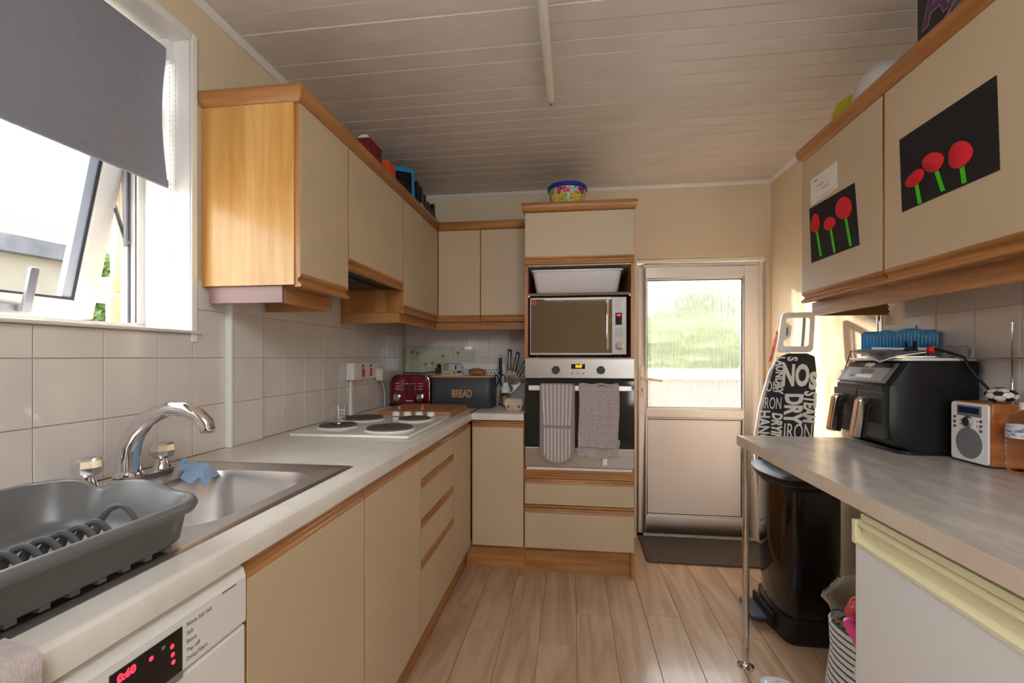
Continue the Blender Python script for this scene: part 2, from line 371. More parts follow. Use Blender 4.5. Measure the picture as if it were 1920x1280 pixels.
# sash: leaning outwards, hinged at its top
SA = Matrix.Translation((-1.315, 0, 2.02)) @ Matrix.Rotation(math.radians(13.4), 4, 'Y')   # sash plane: local z runs down from the hinge
SH, SY0, SY1 = .725, WY0+.04, 1.250
def sxf(mb): return mb.xf(SA)
sa = struct('sash', sxf(MB().box(-.05, 0, SY1-.062, SY1, -SH, 0).box(-.05, 0, SY0, SY0+.062, -SH, 0).box(-.05, 0, SY0+.062, SY1-.062, -SH, -SH+.055).box(-.05, 0, SY0+.062, SY1-.062, -.06, 0)), M['upvc'], 'white sash frame swung outwards', wn1, bevel=.006)
struct('glazing_seal', sxf(MB().box(-.016, -.006, SY1-.068, SY1-.062, -SH+.055, -.06).box(-.016, -.006, SY0+.062, SY1-.068, -SH+.055, -SH+.061)), M['gasket'], 'dark glazing seal', sa)
struct('glazing_bead', sxf(MB().box(-.03, -.010, SY1-.093, SY1-.068, -SH+.061, -.06)), mat('blue grey glazing bead', (176, 186, 204), .3), 'blue grey bead beside the glass', sa)
PANE = mat('window pane', (248, 252, 252), .0, trans=1, ior=1.02)
struct('pane', sxf(MB().box(-.026, -.022, SY0+.062, SY1-.068, -SH+.055, -.06)), PANE, None, sa)
h = MB().box(0, .012, .965, 1.065, -SH+.004, -SH+.030).box(.012, .026, 1.037, 1.055, -SH+.010, -SH+.032).prism(rrect(1.036, 1.057, -SH+.012, -SH+.135, .006, 3), 'X', .026, .036)
struct('sash_handle', sxf(h), mat('brushed grey handle', (150, 154, 164), .35, metal=.8), 'grey window handle standing upright', sa, bevel=.002)
st = MB().tube([(-1.372, 1.252, 1.90), (-1.425, 1.252, 1.72)], .008, 6, flat=.4).tube([(-1.425, 1.249, 1.72), (-1.366, 1.249, 1.555)], .008, 6, flat=.4).tube([(-1.366, 1.247, 1.54), (-1.366, 1.247, 1.95)], .006, 6).lathe([(.007, 1.244), (.007, 1.256)], (-1.425, 0, 1.72), 10, 'Y').lathe([(.007, 1.244), (.007, 1.256)], (-1.366, 0, 1.555), 10, 'Y')
struct('stay_arm', st, M['dull_metal'], 'grey metal scissor stay holding the sash open', wn1)
# --- the back door
GL = bpy.data.materials.new('ribbed privacy glass'); GL.use_nodes = True
N = GL.node_tree.nodes; L = GL.node_tree.links; N.clear()
out = N.new('ShaderNodeOutputMaterial'); tcn = N.new('ShaderNodeTexCoord'); mp = N.new('ShaderNodeMapping'); mp.inputs['Scale'].default_value = (95, 1, 5)
nz = N.new('ShaderNodeTexNoise'); nz.inputs['Scale'].default_value = 1; nz.inputs['Detail'].default_value = 3
bp = N.new('ShaderNodeBump'); bp.inputs['Strength'].default_value = .7; bp.inputs['Distance'].default_value = .02
rf = N.new('ShaderNodeBsdfRefraction'); rf.inputs['IOR'].default_value = 1.12; rf.inputs['Roughness'].default_value = .13
tr = N.new('ShaderNodeBsdfTransparent'); gl = N.new('ShaderNodeBsdfGlossy'); gl.inputs['Roughness'].default_value = .15
tl = N.new('ShaderNodeBsdfTranslucent'); tl.inputs['Color'].default_value = (.95, .95, .93, 1)
m1 = N.new('ShaderNodeMixShader'); m1.inputs['Fac'].default_value = .30
m2 = N.new('ShaderNodeMixShader'); m2.inputs['Fac'].default_value = .015
m3 = N.new('ShaderNodeMixShader'); m3.inputs['Fac'].default_value = .06
L.new(tcn.outputs['Object'], mp.inputs['Vector']); L.new(mp.outputs['Vector'], nz.inputs['Vector']); L.new(nz.outputs['Fac'], bp.inputs['Height'])
for q in (rf, gl, tl): L.new(bp.outputs['Normal'], q.inputs['Normal'])
L.new(rf.outputs[0], m1.inputs[1]); L.new(tr.outputs[0], m1.inputs[2]); L.new(m1.outputs[0], m2.inputs[1]); L.new(tl.outputs[0], m2.inputs[2])
rm = N.new('ShaderNodeMapRange'); rm.inputs['From Min'].default_value = .35; rm.inputs['From Max'].default_value = .65; rm.inputs['To Min'].default_value = .12; rm.inputs['To Max'].default_value = .62
L.new(nz.outputs['Fac'], rm.inputs['Value']); L.new(rm.outputs['Result'], m1.inputs['Fac'])
L.new(m2.outputs[0], m3.inputs[1]); L.new(gl.outputs[0], m3.inputs[2]); L.new(m3.outputs[0], out.inputs['Surface'])
FY = 3.165
d1 = struct('door_1', MB().box(DX0+.002, DX0+.05, FY, FY+.07, 0, 1.822).box(DX1-.036, DX1-.007, FY, FY+.07, 0, 1.822).box(DX0+.05, DX1-.036, FY, FY+.07, 1.800, 1.822).box(DX0+.002, DX1-.007, FY, FY+.07, .0, .022), M['upvc'], 'white half glazed upvc back door', bevel=.003)
LX0, LX1, LZ0, LZ1 = .440, 1.198, .026, 1.797
def frame_piece(a): return MB().prism(a, 'Y', FY-.014, FY+.048)
RX0, RX1 = .497, 1.098
lf = MB().box(LX0, RX0-.012, FY-.014, FY+.048, LZ0, LZ1).box(RX1+.012, LX1, FY-.014, FY+.048, LZ0, LZ1)
for za, zb in ((LZ0, .142), (.800, .852), (1.724, LZ1)): lf.box(RX0-.012, RX1+.012, FY-.014, FY+.048, za, zb)
leaf = struct('door_leaf', lf, M['upvc'], 'white door leaf', d1, bevel=.004)
def beads(z0, z1):
    b = MB()
    for x0, x1, za, zb in ((RX0-.012, RX0, z0, z1), (RX1, RX1+.012, z0, z1), (RX0, RX1, z0, z0+.012), (RX0, RX1, z1-.012, z1)): b.box(x0, x1, FY-.009, FY+.03, za, zb)
    return b
struct('glazing_bead', beads(.852, 1.724), M['upvc'], None, leaf, bevel=.004)
struct('panel_bead', beads(.142, .800), M['upvc'], None, leaf, bevel=.004)
def gask(z0, z1):
    b = MB()
    for x0, x1, za, zb in ((RX0, RX0+.003, z0, z1), (RX1-.005, RX1, z0, z1), (RX0, RX1, z0, z0+.003), (RX0, RX1, z1-.004, z1)): b.box(x0, x1, FY-.004, FY+.02, za, zb)
    return b
struct('glazing_gasket', gask(.864, 1.712), M['gasket'], None, leaf); struct('panel_gasket', gask(.154, .788), M['gasket'], None, leaf)
struct('glass_pane', MB().box(RX0+.002, RX1-.002, FY+.008, FY+.014, .866, 1.710), GL, 'ribbed obscured glass pane', leaf)
struct('lower_panel', MB().box(RX0+.002, RX1-.002, FY+.004, FY+.024, .156, .786), M['upvc_panel'], 'flat white panel', leaf)
struct('lock_plate', MB().prism(rrect(.449, .476, .93, 1.145, .008, 3), 'Y', FY-.023, FY-.014), mat('ivory lock plate', (236, 224, 196), .3, coat=.3), 'ivory lock plate', leaf, bevel=.002)
struct('keyhole', MB().lathe([(.007, FY-.0245), (.007, FY-.022)], (.4625, 0, .985), 14, 'Y').box(.459, .466, FY-.0245, FY-.022, .963, .985), M['dull_metal'], 'dark keyhole', leaf)
struct('lever_handle', MB().tube([(.4625, FY-.022, 1.06), (.4625, FY-.055, 1.06), (.475, FY-.062, 1.059), (.585, FY-.058, 1.043)], [.011, .010, .010, .008], 10), mat('ivory lever', (238, 230, 214), .25, coat=.3), 'pale lever handle', leaf)
for z in (.32, .95, 1.62):
    struct('hinge', MB().lathe([(.009, z), (.009, z+.115)], (DX1-.030, FY-.012, 0), 12).lathe([(.0105, z+.028), (.0105, z+.032)], (DX1-.030, FY-.012, 0), 12).lathe([(.0105, z+.083), (.0105, z+.087)], (DX1-.030, FY-.012, 0), 12).box(DX1-.05, DX1-.012, FY-.006, FY+.002, z+.03, z+.085), M['white_plastic'], None, d1)
struct('trim_6', MB().box(DX0, DX1, 3.140, 3.165, 1.825, 1.842), M['white_paint'], 'painted ledge over the back door', bevel=.004)

# ================================================================ OUTSIDE
GR = mottled('pale concrete ground', [(.3, (140, 134, 124)), (.7, (166, 158, 148))], 2.5, .9)
struct('ground', MB().box(-30, -1.46, -20, 30, -.3, -.12).box(-1.46, 20, 3.4, 30, -.3, -.12).box(-1.46, 20, -20, RY-.2, -.3, -.12), GR, 'pale concrete yard outside')
def bush(name, label, c, r, n, cols, group=None, leaf=.05):
    mb = MB()
    for i in range(n):
        v = Vector((random.gauss(0, 1), random.gauss(0, 1), random.gauss(0, 1))).normalized()*random.uniform(.55, 1)
        p = Vector(c)+Vector((v.x*r[0], v.y*r[1], v.z*r[2])); a = Vector((random.gauss(0, 1), random.gauss(0, 1), random.gauss(0, 1))).normalized()
        b = a.orthogonal().normalized(); s = leaf*random.uniform(.6, 1.3)
        mb.poly([p-a*s, p+b*s*.45, p+a*s, p-b*s*.45])
    for k in range(5): mb.tube([(c[0]+.12*(k-2)*r[0], c[1], -.12), (c[0]+.2*(k-2)*r[0], c[1]+.1*r[1]*(k-2), c[2])], leaf*.25, 5)
    m = mottled(name+' leaves', [(.3, cols[0]), (.7, cols[1])], 5, .6)
    o = link(name, mb.mesh(name, c), m, None, c); return tag(o, label, 'bush', group)
hz = (-.12)
bush('garden_bush', 'leafy green bush outside, seen through the gap beside the open sash', (-3.40, 2.98, .80), (.6, .5, .66), 2400, ((52, 76, 36), (92, 116, 64)))
bush('garden_shrub', 'light green shrub beside the tiled roof outside the kitchen window', (-4.55, 4.02, 1.70), (.30, .35, .55), 1500, ((66, 92, 44), (112, 136, 76)))
wlO = thing('garage', 'low pale rendered garage across the yard outside the window', 'garage', (-7, 3, -.12))
REN = mottled('stained pale render', [(.25, (120, 112, 102)), (.75, (150, 142, 130))], .9, .9)
part('wall', MB().hexa([(-6.4, -2.5, -.12), (-5.55, 4.75, -.12), (-9, 5.15, -.12), (-9.8, -2.1, -.12), (-6.4, -2.5, 2.25), (-5.55, 4.75, 2.25), (-9, 5.15, 2.25), (-9.8, -2.1, 2.25)]), REN, wlO)
part('roof', MB().hexa([(-6.28, -2.6, 2.25), (-5.41, 4.85, 2.25), (-9, 5.25, 2.25), (-9.9, -2.2, 2.25), (-6.28, -2.6, 2.42), (-5.41, 4.85, 2.42), (-9, 5.25, 2.42), (-9.9, -2.2, 2.42)]), mottled('grey felt roof edge', [(.3, (74, 74, 80)), (.7, (104, 102, 108))], 3, .9), wlO)
sh = thing('shed', 'small outbuilding with a red brown tiled roof beyond the bush', 'shed', (-9.8, 7.6, -.12))
part('wall', MB().box(-12, -8.2, 6.6, 9.2, -.12, 2.55), BR, sh)
RT = mottled('red brown roof tiles', [(.3, (112, 66, 60)), (.7, (146, 92, 82))], 14, .8)
rt = MB()
for k in range(14):
    X_, Z_ = -7.95-.24*k, 2.46+.12*k
    rt.hexa([(X_, 6.4, Z_), (X_, 9.4, Z_), (X_-.33, 9.4, Z_+.16), (X_-.33, 6.4, Z_+.16), (X_, 6.4, Z_+.04), (X_, 9.4, Z_+.04), (X_-.33, 9.4, Z_+.20), (X_-.33, 6.4, Z_+.20)])
part('roof', rt, RT, sh)
dp = thing('rainwater_hopper', 'white rainwater hopper and downpipe standing outside past the open sash', 'downpipe', (-2.62, 2.32, -.12))
part('hopper', MB().prism([(-2.70, 1.51), (-2.54, 1.51), (-2.555, 1.59), (-2.525, 1.605), (-2.525, 1.645), (-2.715, 1.645), (-2.715, 1.605), (-2.685, 1.59)], 'Y', 2.24, 2.40), M['white_plastic'], dp, bevel=.006)
part('pipe', MB().lathe([(.034, -.12), (.034, 1.51)], (-2.62, 2.32, 0), 14), M['white_plastic'], dp)
# garden behind the door
gw = thing('garden_wall', 'low stone garden wall with a pale coping behind the back door', 'wall', (1.3, 5.0, -.12))
part('stonework', MB().box(-2.2, 5.5, 5.0, 5.3, -.12, .98), mottled('weathered stone', [(.3, (92, 90, 92)), (.7, (120, 117, 116))], 7, .9), gw)
part('coping', MB().box(-2.2, 5.5, 4.93, 5.36, .98, 1.06), mottled('pale coping stone', [(.3, (226, 214, 194)), (.7, (240, 230, 212))], 5, .9), gw)
bush('hedge', 'clipped green garden hedge behind the low wall outside the back door', (1.6, 6.6, .85), (3.4, .7, .95), 5200, ((80, 102, 58), (122, 140, 88)), leaf=.11)
bush('garden_tree', 'pale leafy tree crown far behind the hedge outside the back door', (3.9, 13.5, 2.0), (2.2, 1.8, 1.6), 3000, ((112, 130, 94), (146, 160, 124)), leaf=.22)

# ================================================================ FITTED UNITS
def bx(orient, n0, n1, u0, u1, z0, z1, pl):
    """box given by its outward offsets n, its run along the wall u and its height; outward is +x (L), -y (B) or -x (R)"""
    if orient == 'L': return (pl+n0, pl+n1, u0, u1, z0, z1)
    if orient == 'R': return (pl-n1, pl-n0, u0, u1, z0, z1)
    return (u0, u1, pl-n1, pl-n0, z0, z1)
def strip(orient, u0, u1, z0, z1, pl, top=True, th=.018):
    """scooped oak finger pull along a door edge"""
    h = z1-z0
    q = [(-th, 0), (0, 0), (0, .22), (-.004, .30), (-.0095, .42), (-.0095, .58), (-.004, .70), (.003, .80), (.003, .95), (0, 1), (-th, 1)]
    if not top: q = [(n, 1-t) for n, t in q]
    mb = MB()
    if orient == 'B': return mb.prism([(pl-n, z0+t*h) for n, t in q], 'X', u0, u1)
    s = 1 if orient == 'L' else -1
    return mb.prism([(pl+s*n, z0+t*h) for n, t in q], 'Y', u0, u1)
def door(root, orient, u0, u1, z0, z1, pl, pull='top', ph=.036, name='door', label=None):
    g = .0018; a, b = u0+g, u1-g; ok = M['oak_x'] if orient == 'B' else M['oak_y']
    za, zb = (z0, z1-ph) if pull == 'top' else (z0+ph, z1)
    d = part(name, MB().box(*bx(orient, -.018, 0, a+.0015, b-.0015, za, zb, pl)), M['cream'], root, label, bevel=.0008, seg=1)
    part('edge_band', MB().box(*bx(orient, -.0176, -.0008, a, a+.0014, za, zb, pl)), M['oak_z'], d); part('edge_band', MB().box(*bx(orient, -.0176, -.0008, b-.0014, b, za, zb, pl)), M['oak_z'], d)
    pz = (z1-ph, z1) if pull == 'top' else (z0, z0+ph)
    part('finger_pull', strip(orient, a, b, *pz, pl, pull == 'top'), ok, d, smooth=60)
    return d
WT = .890; WB_ = .8525
G1 = 'cream base units with oak finger pulls'
PL = -.5605
def carcass(root, orient, u0, u1, z0, z1, pl, depth, m, th=.016, top=True, back=True, left=True, right=True):
    mb = MB(); n1 = -.0185; n0 = -depth
    if left: mb.box(*bx(orient, n0, n1, u0, u0+th, z0, z1, pl))
    if right: mb.box(*bx(orient, n0, n1, u1-th, u1, z0, z1, pl))
    mb.box(*bx(orient, n0, n1, u0+th, u1-th, z0, z0+th, pl))
    if top: mb.box(*bx(orient, n0, n1, u0+th, u1-th, z1-th, z1, pl))
    if back: mb.box(*bx(orient, n0, n0+.006, u0+th, u1-th, z0+th, z1-(th if top else 0), pl))
    return part('carcass', mb, m, root)
# sink unit, drawer unit, corner filler along the left wall
u = thing('base_unit', 'cream double door base unit under the sink, beside the dishwasher', 'cabinet', (-.87, 1.19, 0), G1)
carcass(u, 'L', .728, 1.655, .150, .850, PL, .585, M['oak_z'], top=False, back=False)
door(u, 'L', .728, 1.187, .153, .850, PL, label='cream door next to the dishwasher'); door(u, 'L', 1.187, 1.655, .153, .850, PL, label='cream door next to the drawers')
part('plinth', MB().box(*bx('L', -.06, -.045, .728, 1.655, .0, .150, PL)), M['oak_y'], u)
u = thing('drawer_unit', 'cream base unit with four drawers below the hob', 'cabinet', (-.87, 1.89, 0), G1)
carcass(u, 'L', 1.656, 2.124, .150, .850, PL, .585, M['oak_z'], top=False)
for a, b in ((.153, .433), (.437, .586), (.590, .737), (.741, .850)): door(u, 'L', 1.656, 2.124, a, b, PL, name='drawer', ph=.033)
part('plinth', MB().box(*bx('L', -.06, -.045, 1.656, 2.124, .0, .150, PL)), M['oak_y'], u)
u = thing('base_unit', 'narrow cream base unit in the inner corner past the drawers', 'cabinet', (-.87, 2.31, 0), G1)
carcass(u, 'L', 2.126, 2.500, .150, .850, PL, .585, M['oak_z'], top=False)
door(u, 'L', 2.126, 2.498, .153, .850, PL)
part('plinth', MB().box(*bx('L', -.06, -.045, 2.126, 2.575, .0, .150, PL)), M['oak_y'], u)
BP = 2.512
u = thing('base_unit', 'cream single door base unit between the corner and the tall oven housing', 'cabinet', (-.41, 2.82, 0), G1)
carcass(u, 'B', -.560, -.262, .150, .850, BP, .585, M['oak_z'], top=False)
door(u, 'B', -.556, -.264, .153, .845, BP)
part('plinth', MB().box(*bx('B', -.075, -.06, -.602, -.262, .0, .150, BP)), M['oak_x'], u)
# --- worktops
wt = MB()
HX0, HX1, HY0, HY1 = -1.085, -.635, .27, 1.205
wt.box(WL+.007, HX0, -.7, 2.49, WB_, WT).box(HX0, HX1, -.7, HY0, WB_, WT).box(HX0, HX1, HY1, 3.12, WB_, WT).box(WL+.007, HX0, 2.49, 3.12, WB_, WT)
wt.box(HX1, -.566, -.7, 3.12, WB_, WT).prism([(-.566, WB_), (-.5515, WB_), (-.5515, WT-.012), (-.5540, WT-.004), (-.559, WT-.0006), (-.566, WT)], 'Y', -.7, 2.489)
ltop = thing('worktop', 'long pale stone effect worktop along the left wall, cut out for the sink', 'worktop', (-.86, 1.2, WB_))
part('top', wt, M['worktop'], ltop)
part('joint_strip', MB().box(-.5655, -.5535, 2.500, 3.12, WB_+.002, WT+.0012), M['dull_metal'], ltop, 'grey metal joint strip')
btop = solo('worktop', MB().prism([(3.12, WB_), (2.490, WB_), (2.490, WT-.012), (2.4925, WT-.004), (2.4975, WT-.0006), (2.5045, WT), (3.12, WT)], 'X', -.5515, -.263), M['worktop'], 'short pale worktop beside the tall oven housing, carrying the bread bin end', 'worktop')
# --- upper units, left wall
UP = -.838; UZ0, UZ1 = 1.425, 1.992; G2 = 'cream wall units with oak finger pulls'
u = thing('wall_unit', 'cream wall unit beside the window with a golden oak side panel', 'cabinet', (-1.01, 1.48, UZ0), G2)
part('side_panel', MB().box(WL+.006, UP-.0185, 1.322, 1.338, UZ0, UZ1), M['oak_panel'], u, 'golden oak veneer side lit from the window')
carcass(u, 'L', 1.3385, 1.638, UZ0, UZ1, UP, .33, M['oak_z'], left=False)
door(u, 'L', 1.326, 1.638, UZ0-.006, UZ1-.003, UP, 'bottom', .042)
part('side_cornice_pelmet', MB().box(WL+.02, -.905, 1.336, 1.352, 1.372, UZ0-.0005), mat('faded purple brown pelmet end', (150, 116, 112), .4), u, 'faded purple brown pelmet end')
part('pelmet', MB().box(-.919, -.903, 1.352, 1.638, 1.372, UZ0-.007), M['oak_y'], u); part('pelmet_return', MB().box(WL+.012, -.92, 1.622, 1.638, 1.372, UZ0-.001), M['oak_x'], u)
u = thing('wall_unit', 'short cream wall unit hiding the cooker hood over the hob', 'cabinet', (-1.01, 1.92, 1.53), G2)
carcass(u, 'L', 1.64, 2.206, 1.57, UZ1, UP, .33, M['oak_z'])
door(u, 'L', 1.64, 2.206, 1.532, UZ1-.003, UP, 'bottom', .042)
part('hood_underside', MB().box(WL+.03, UP-.03, 1.655, 2.19, 1.535, 1.569), M['black_plastic'], u, 'dark extractor underside')
part('hood_grille', MB().box(WL+.07, UP-.08, 1.70, 1.90, 1.528, 1.5345).box(WL+.07, UP-.08, 1.92, 2.14, 1.528, 1.5345), mat('greasy grey filter', (70, 72, 74), .5, metal=.6), u)
u = thing('wall_unit', 'cream double door wall unit in the corner past the cooker hood', 'cabinet', (-1.01, 2.5, UZ0), G2)
carcass(u, 'L', 2.208, 3.12, UZ0, UZ1, UP, .33, M['oak_z'])
door(u, 'L', 2.210, 2.508, UZ0-.006, UZ1-.003, UP, 'bottom', .042); door(u, 'L', 2.508, 2.796, UZ0-.006, UZ1-.003, UP, 'bottom', .042)
part('pelmet', MB().box(-.876, -.860, 2.224, 2.825, 1.372, UZ0-.007), M['oak_y'], u); part('pelmet_return', MB().box(WL+.012, -.860, 2.208, 2.2235, 1.372, UZ0-.001), M['oak_x'], u)
BU = 2.800
u = thing('wall_unit', 'cream double door wall unit on the back wall beside the tall oven housing', 'cabinet', (-.55, 2.96, UZ0), G2)
carcass(u, 'B', -.8565, -.262, UZ0, UZ1, BU, .318, M['oak_z'])
door(u, 'B', -.836, -.566, UZ0-.006, UZ1-.003, BU, 'bottom', .042); door(u, 'B', -.566, -.264, UZ0-.006, UZ1-.003, BU, 'bottom', .042)
part('pelmet', MB().box(-.859, -.263, 2.826, 2.842, 1.372, UZ0-.007), M['oak_x'], u)
# cornice: one moulding over the L of wall units
def cornice_pts(n0): return [(n0-.03, UZ1), (n0-.004, UZ1), (n0+.002, UZ1+.006), (n0+.010, UZ1+.014), (n0+.016, UZ1+.028), (n0+.016, UZ1+.046), (n0+.012, UZ1+.050), (n0-.03, UZ1+.050)]
q = cornice_pts(0); fx, fy = UP, 1.322
R = [[(WL+.004, fy-n, z) for n, z in q], [(fx+n, fy-n, z) for n, z in q], [(fx+n, BU-n, z) for n, z in q], [(-.290, BU-n, z) for n, z in q]]
R = [[(p[0], p[1], p[2]) for p in r] for r in R]
cn = thing('cornice', 'oak cornice moulding along the top of the left and back wall units', 'moulding', (-.85, 2.0, UZ1))
part('moulding_length', MB().rings(R[:2]), M['oak_x'], cn, smooth=60); part('moulding_length', MB().rings(R[1:3]), M['oak_y'], cn, smooth=60); part('moulding_length', MB().rings(R[2:]), M['oak_x'], cn, smooth=60)
# --- tall oven housing
TX0, TX1, TF = -.261, .331, 2.512
u = thing('tall_oven_housing', 'tall cream unit housing the oven and microwave beside the back door', 'cabinet', (.035, 2.82, 0))
part('side_panel', MB().box(TX0, TX0+.0175, TF+.0185, 3.115, .150, 1.992), M['oak_z'], u); part('side_panel', MB().box(TX1-.0175, TX1, TF+.0185, 3.115, .0, 1.992), M['oak_z'], u)
pale = mat('white carcass lining', (232, 222, 208), .5)
cz = MB()
for z in (.150, .5495, 1.176, 1.700, 1.976): cz.box(TX0+.0175, TX1-.0175, TF+.02, 3.11, z, z+.016)
cz.box(TX0+.0175, TX1-.0175, 3.106, 3.112, .166, 1.976); part('shelves', cz, pale, u)
part('shelf_edge', MB().box(TX0+.0175, TX1-.0175, TF+.012, TF+.0195, 1.180, 1.196), M['bamboo'], u); part('shelf_lip', MB().box(TX0+.012, TX1-.012, TF-.002, TF+.0195, .585, .599), M['white_paint'], u, 'white rail under the oven')
part('rail', MB().box(TX0, TX1, TF-.001, TF+.0175, .550, .584), M['oak_x'], u)
door(u, 'B', TX0, TX1, .153, .388, TF, name='drawer', ph=.042, label='deep cream drawer'); door(u, 'B', TX0, TX1, .393, .548, TF, name='drawer', ph=.042, label='shallow cream drawer')
door(u, 'B', TX0, TX1, 1.706, 1.990, TF, 'bottom', .044, label='cream lift-up top door')
part('niche_shelf', MB().box(TX0+.018, TX1-.018, TF+.03, 3.10, 1.538, 1.552), mat('dark oak shelf edge', (130, 96, 72), .5), u, 'dark shelf over the microwave')
part('shelf_peg', MB().box(TX0+.018, TX0+.028, TF+.022, TF+.03, 1.530, 1.540), M['white_plastic'], u); part('shelf_peg', MB().box(TX1-.028, TX1-.018, TF+.022, TF+.03, 1.530, 1.540), M['white_plastic'], u)
part('plinth', MB().box(TX0, TX1-.018, TF+.06, TF+.076, 0, .150), M['oak_x'], u)
q = cornice_pts(0)
R = [[(TX0-n, 3.11, z) for n, z in q], [(TX0-n, TF-n, z) for n, z in q], [(TX1+n, TF-n, z) for n, z in q], [(TX1+n, 3.11, z) for n, z in q]]
part('cornice', MB().rings(R), M['oak_x'], u, smooth=60)
# --- right wall units
RP = .928
u = thing('wall_unit', 'cream wall unit on the right wall nearest the back door, with a small poppy picture', 'cabinet', (1.09, 1.77, UZ0), G2)
carcass(u, 'R', 1.518, 2.008, UZ0, UZ1, RP, .33, M['oak_z'])
door(u, 'R', 1.518, 2.010, UZ0-.006, UZ1-.003, RP, 'bottom', .042)
u = thing('wall_unit', 'cream wall unit on the right wall nearest the viewer, with a large poppy picture', 'cabinet', (1.09, 1.2, UZ0), G2)
carcass(u, 'R', .90, 1.5165, UZ0, UZ1, RP, .33, M['oak_z'])
door(u, 'R', .90, 1.512, UZ0-.006, UZ1-.003, RP, 'bottom', .042)
u = thing('pelmet', 'oak pelmet under the right wall units with a rough sawn end piece', 'moulding', (.97, 1.4, 1.366))
part('moulding_length', MB().box(.962, .978, .6, 1.998, 1.366, UZ0-.007), M['oak_y'], u)
pg = [(.978, 1.366), (1.238, 1.366), (1.233, 1.374), (1.240, 1.380), (1.231, 1.388), (1.238, 1.397), (1.230, 1.404), (1.236, UZ0-.001), (.978, UZ0-.001)]
part('end_return', MB().prism(pg, 'Y', 1.982, 1.998), wood('raw brown board', (96, 60, 26), (120, 78, 36), (136, 92, 48), 'X', .8), u, 'dark raw board with a ragged end')
R = [[(1.255, 2.008+n, z) for n, z in q], [(RP-n, 2.008+n, z) for n, z in q], [(RP-n, .6, z) for n, z in q]]
cn = thing('cornice', 'oak cornice moulding along the top of the right wall units', 'moulding', (.92, 1.5, UZ1))
part('moulding_length', MB().rings(R[1:]), M['oak_y'], cn, smooth=60); part('moulding_length', MB().rings(R[:2]), M['oak_x'], cn, smooth=60)
# --- right worktop with its chrome leg
rt_ = thing('worktop', 'grey stone effect breakfast worktop on the right, held by a chrome leg', 'worktop', (.95, 1.1, WB_))
part('top', MB().box(.6475, 1.2535, -.5, 1.9165, WB_+.0004, WT), M['worktop_grey'], rt_); part('edge_band', MB().box(.6460, .6475, -.5, 1.918, WB_, WT-.0004).box(.6475, 1.2535, 1.9165, 1.918, WB_, WT-.0004), M['worktop_edge'], rt_, 'beige edge banding')
part('leg', MB().lathe([(.0125, .004), (.0125, .85)], (.668, 1.885, 0), 20), M['chrome'], rt_, 'chrome tube leg'); part('leg_flange', MB().lathe([(.03, 0), (.03, .004), (.020, .010), (.016, .02)], (.668, 1.885, 0), 24), M['chrome'], rt_); part('leg_collar', MB().lathe([(.016, .832), (.016, .852)], (.668, 1.885, 0), 20), M['chrome'], rt_)

# ================================================================ SINK AREA
BX0, BX1, BY0, BY1 = -.995, -.668, .735, 1.145
SX0, SX1, SYa, SYb = -1.105, -.612, .25, 1.228
def rr_pt(x0, x1, y0, y1, r, n): return rrect(x0, x1, y0, y1, r, n)
inner = rrect(BX0, BX1, BY0, BY1, .085, 9); cx, cy = (BX0+BX1)/2, (BY0+BY1)/2
def to_rect(p):
    dx, dy = p[0]-cx, p[1]-cy; t = min(((SX1-cx)/dx if dx > 0 else (SX0-cx)/dx) if abs(dx) > 1e-9 else 9e9, ((SYb-cy)/dy if dy > 0 else (SYa-cy)/dy) if abs(dy) > 1e-9 else 9e9)
    return (cx+dx*t, cy+dy*t)
outer = [to_rect(p) for p in inner]
for cxn in ((SX1, SYb), (SX0, SYb), (SX0, SYa), (SX1, SYa)):
    k = min(range(len(outer)), key=lambda i: (outer[i][0]-cxn[0])**2+(outer[i][1]-cxn[1])**2); outer[k] = cxn
def sc(p, f, g=None): return (cx+(p[0]-cx)*f, cy+(p[1]-cy)*(g or f))
def ins(P, d): return [(p[0]+(d if p[0] < -.86 else -d)*(1 if abs(p[0]-SX0) < .02 or abs(p[0]-SX1) < .02 else 0), p[1]+(d if p[1] < .7 else -d)*(1 if abs(p[1]-SYa) < .02 or abs(p[1]-SYb) < .02 else 0)) for p in P]
o2 = ins(outer, .010); o3 = ins(outer, .016)
Rg = [[(x, y, WT+.0005) for x, y in outer], [(x, y, WT+.005) for x, y in o2], [(x, y, WT+.003) for x, y in o3], [(*sc(p, 1.06, 1.05), WT+.003) for p in inner], [(*sc(p, 1.01), WT+.0005) for p in inner], [(*sc(p, .97), WT-.02) for p in inner], [(*sc(p, .93), WT-.12) for p in inner], [(*sc(p, .88), WT-.148) for p in inner], [(*sc(p, .74), WT-.158) for p in inner], [(*sc(p, .2), WT-.163) for p in inner]]
sk = thing('kitchen_sink', 'stainless steel inset sink bowl with drainer below the window', 'sink', (-.85, .75, WT))
part('bowl', MB().rings(Rg, cap0=False, cap1=True), M['steel_sink'], sk, smooth=50)
rb = MB()
for k in range(11):
    x = -1.03+k*.038; rb.prism([(x-.008, WT+.0025), (x-.004, WT+.0055), (x+.004, WT+.0055), (x+.008, WT+.0025)], 'Y', .285, .66)
part('drainer_ribs', rb, M['steel_sink'], sk, smooth=50)
part('waste', MB().lathe([(.038, WT-.1625), (.038, WT-.160), (.02, WT-.161)], (cx, cy, 0), 20), M['chrome'], sk)
tp = thing('mixer_tap', 'chrome swan neck mixer tap with two faceted handles', 'tap', (-1.078, .99, WT+.003))
part('body', MB().prism(rrect(-1.103, -1.053, .872, 1.108, .022, 5), 'Z', WT+.003, WT+.018).lathe([(.030, WT+.018), (.029, WT+.03), (.026, WT+.032)], (-1.078, .99, 0), 24), M['chrome'], tp, bevel=.003)
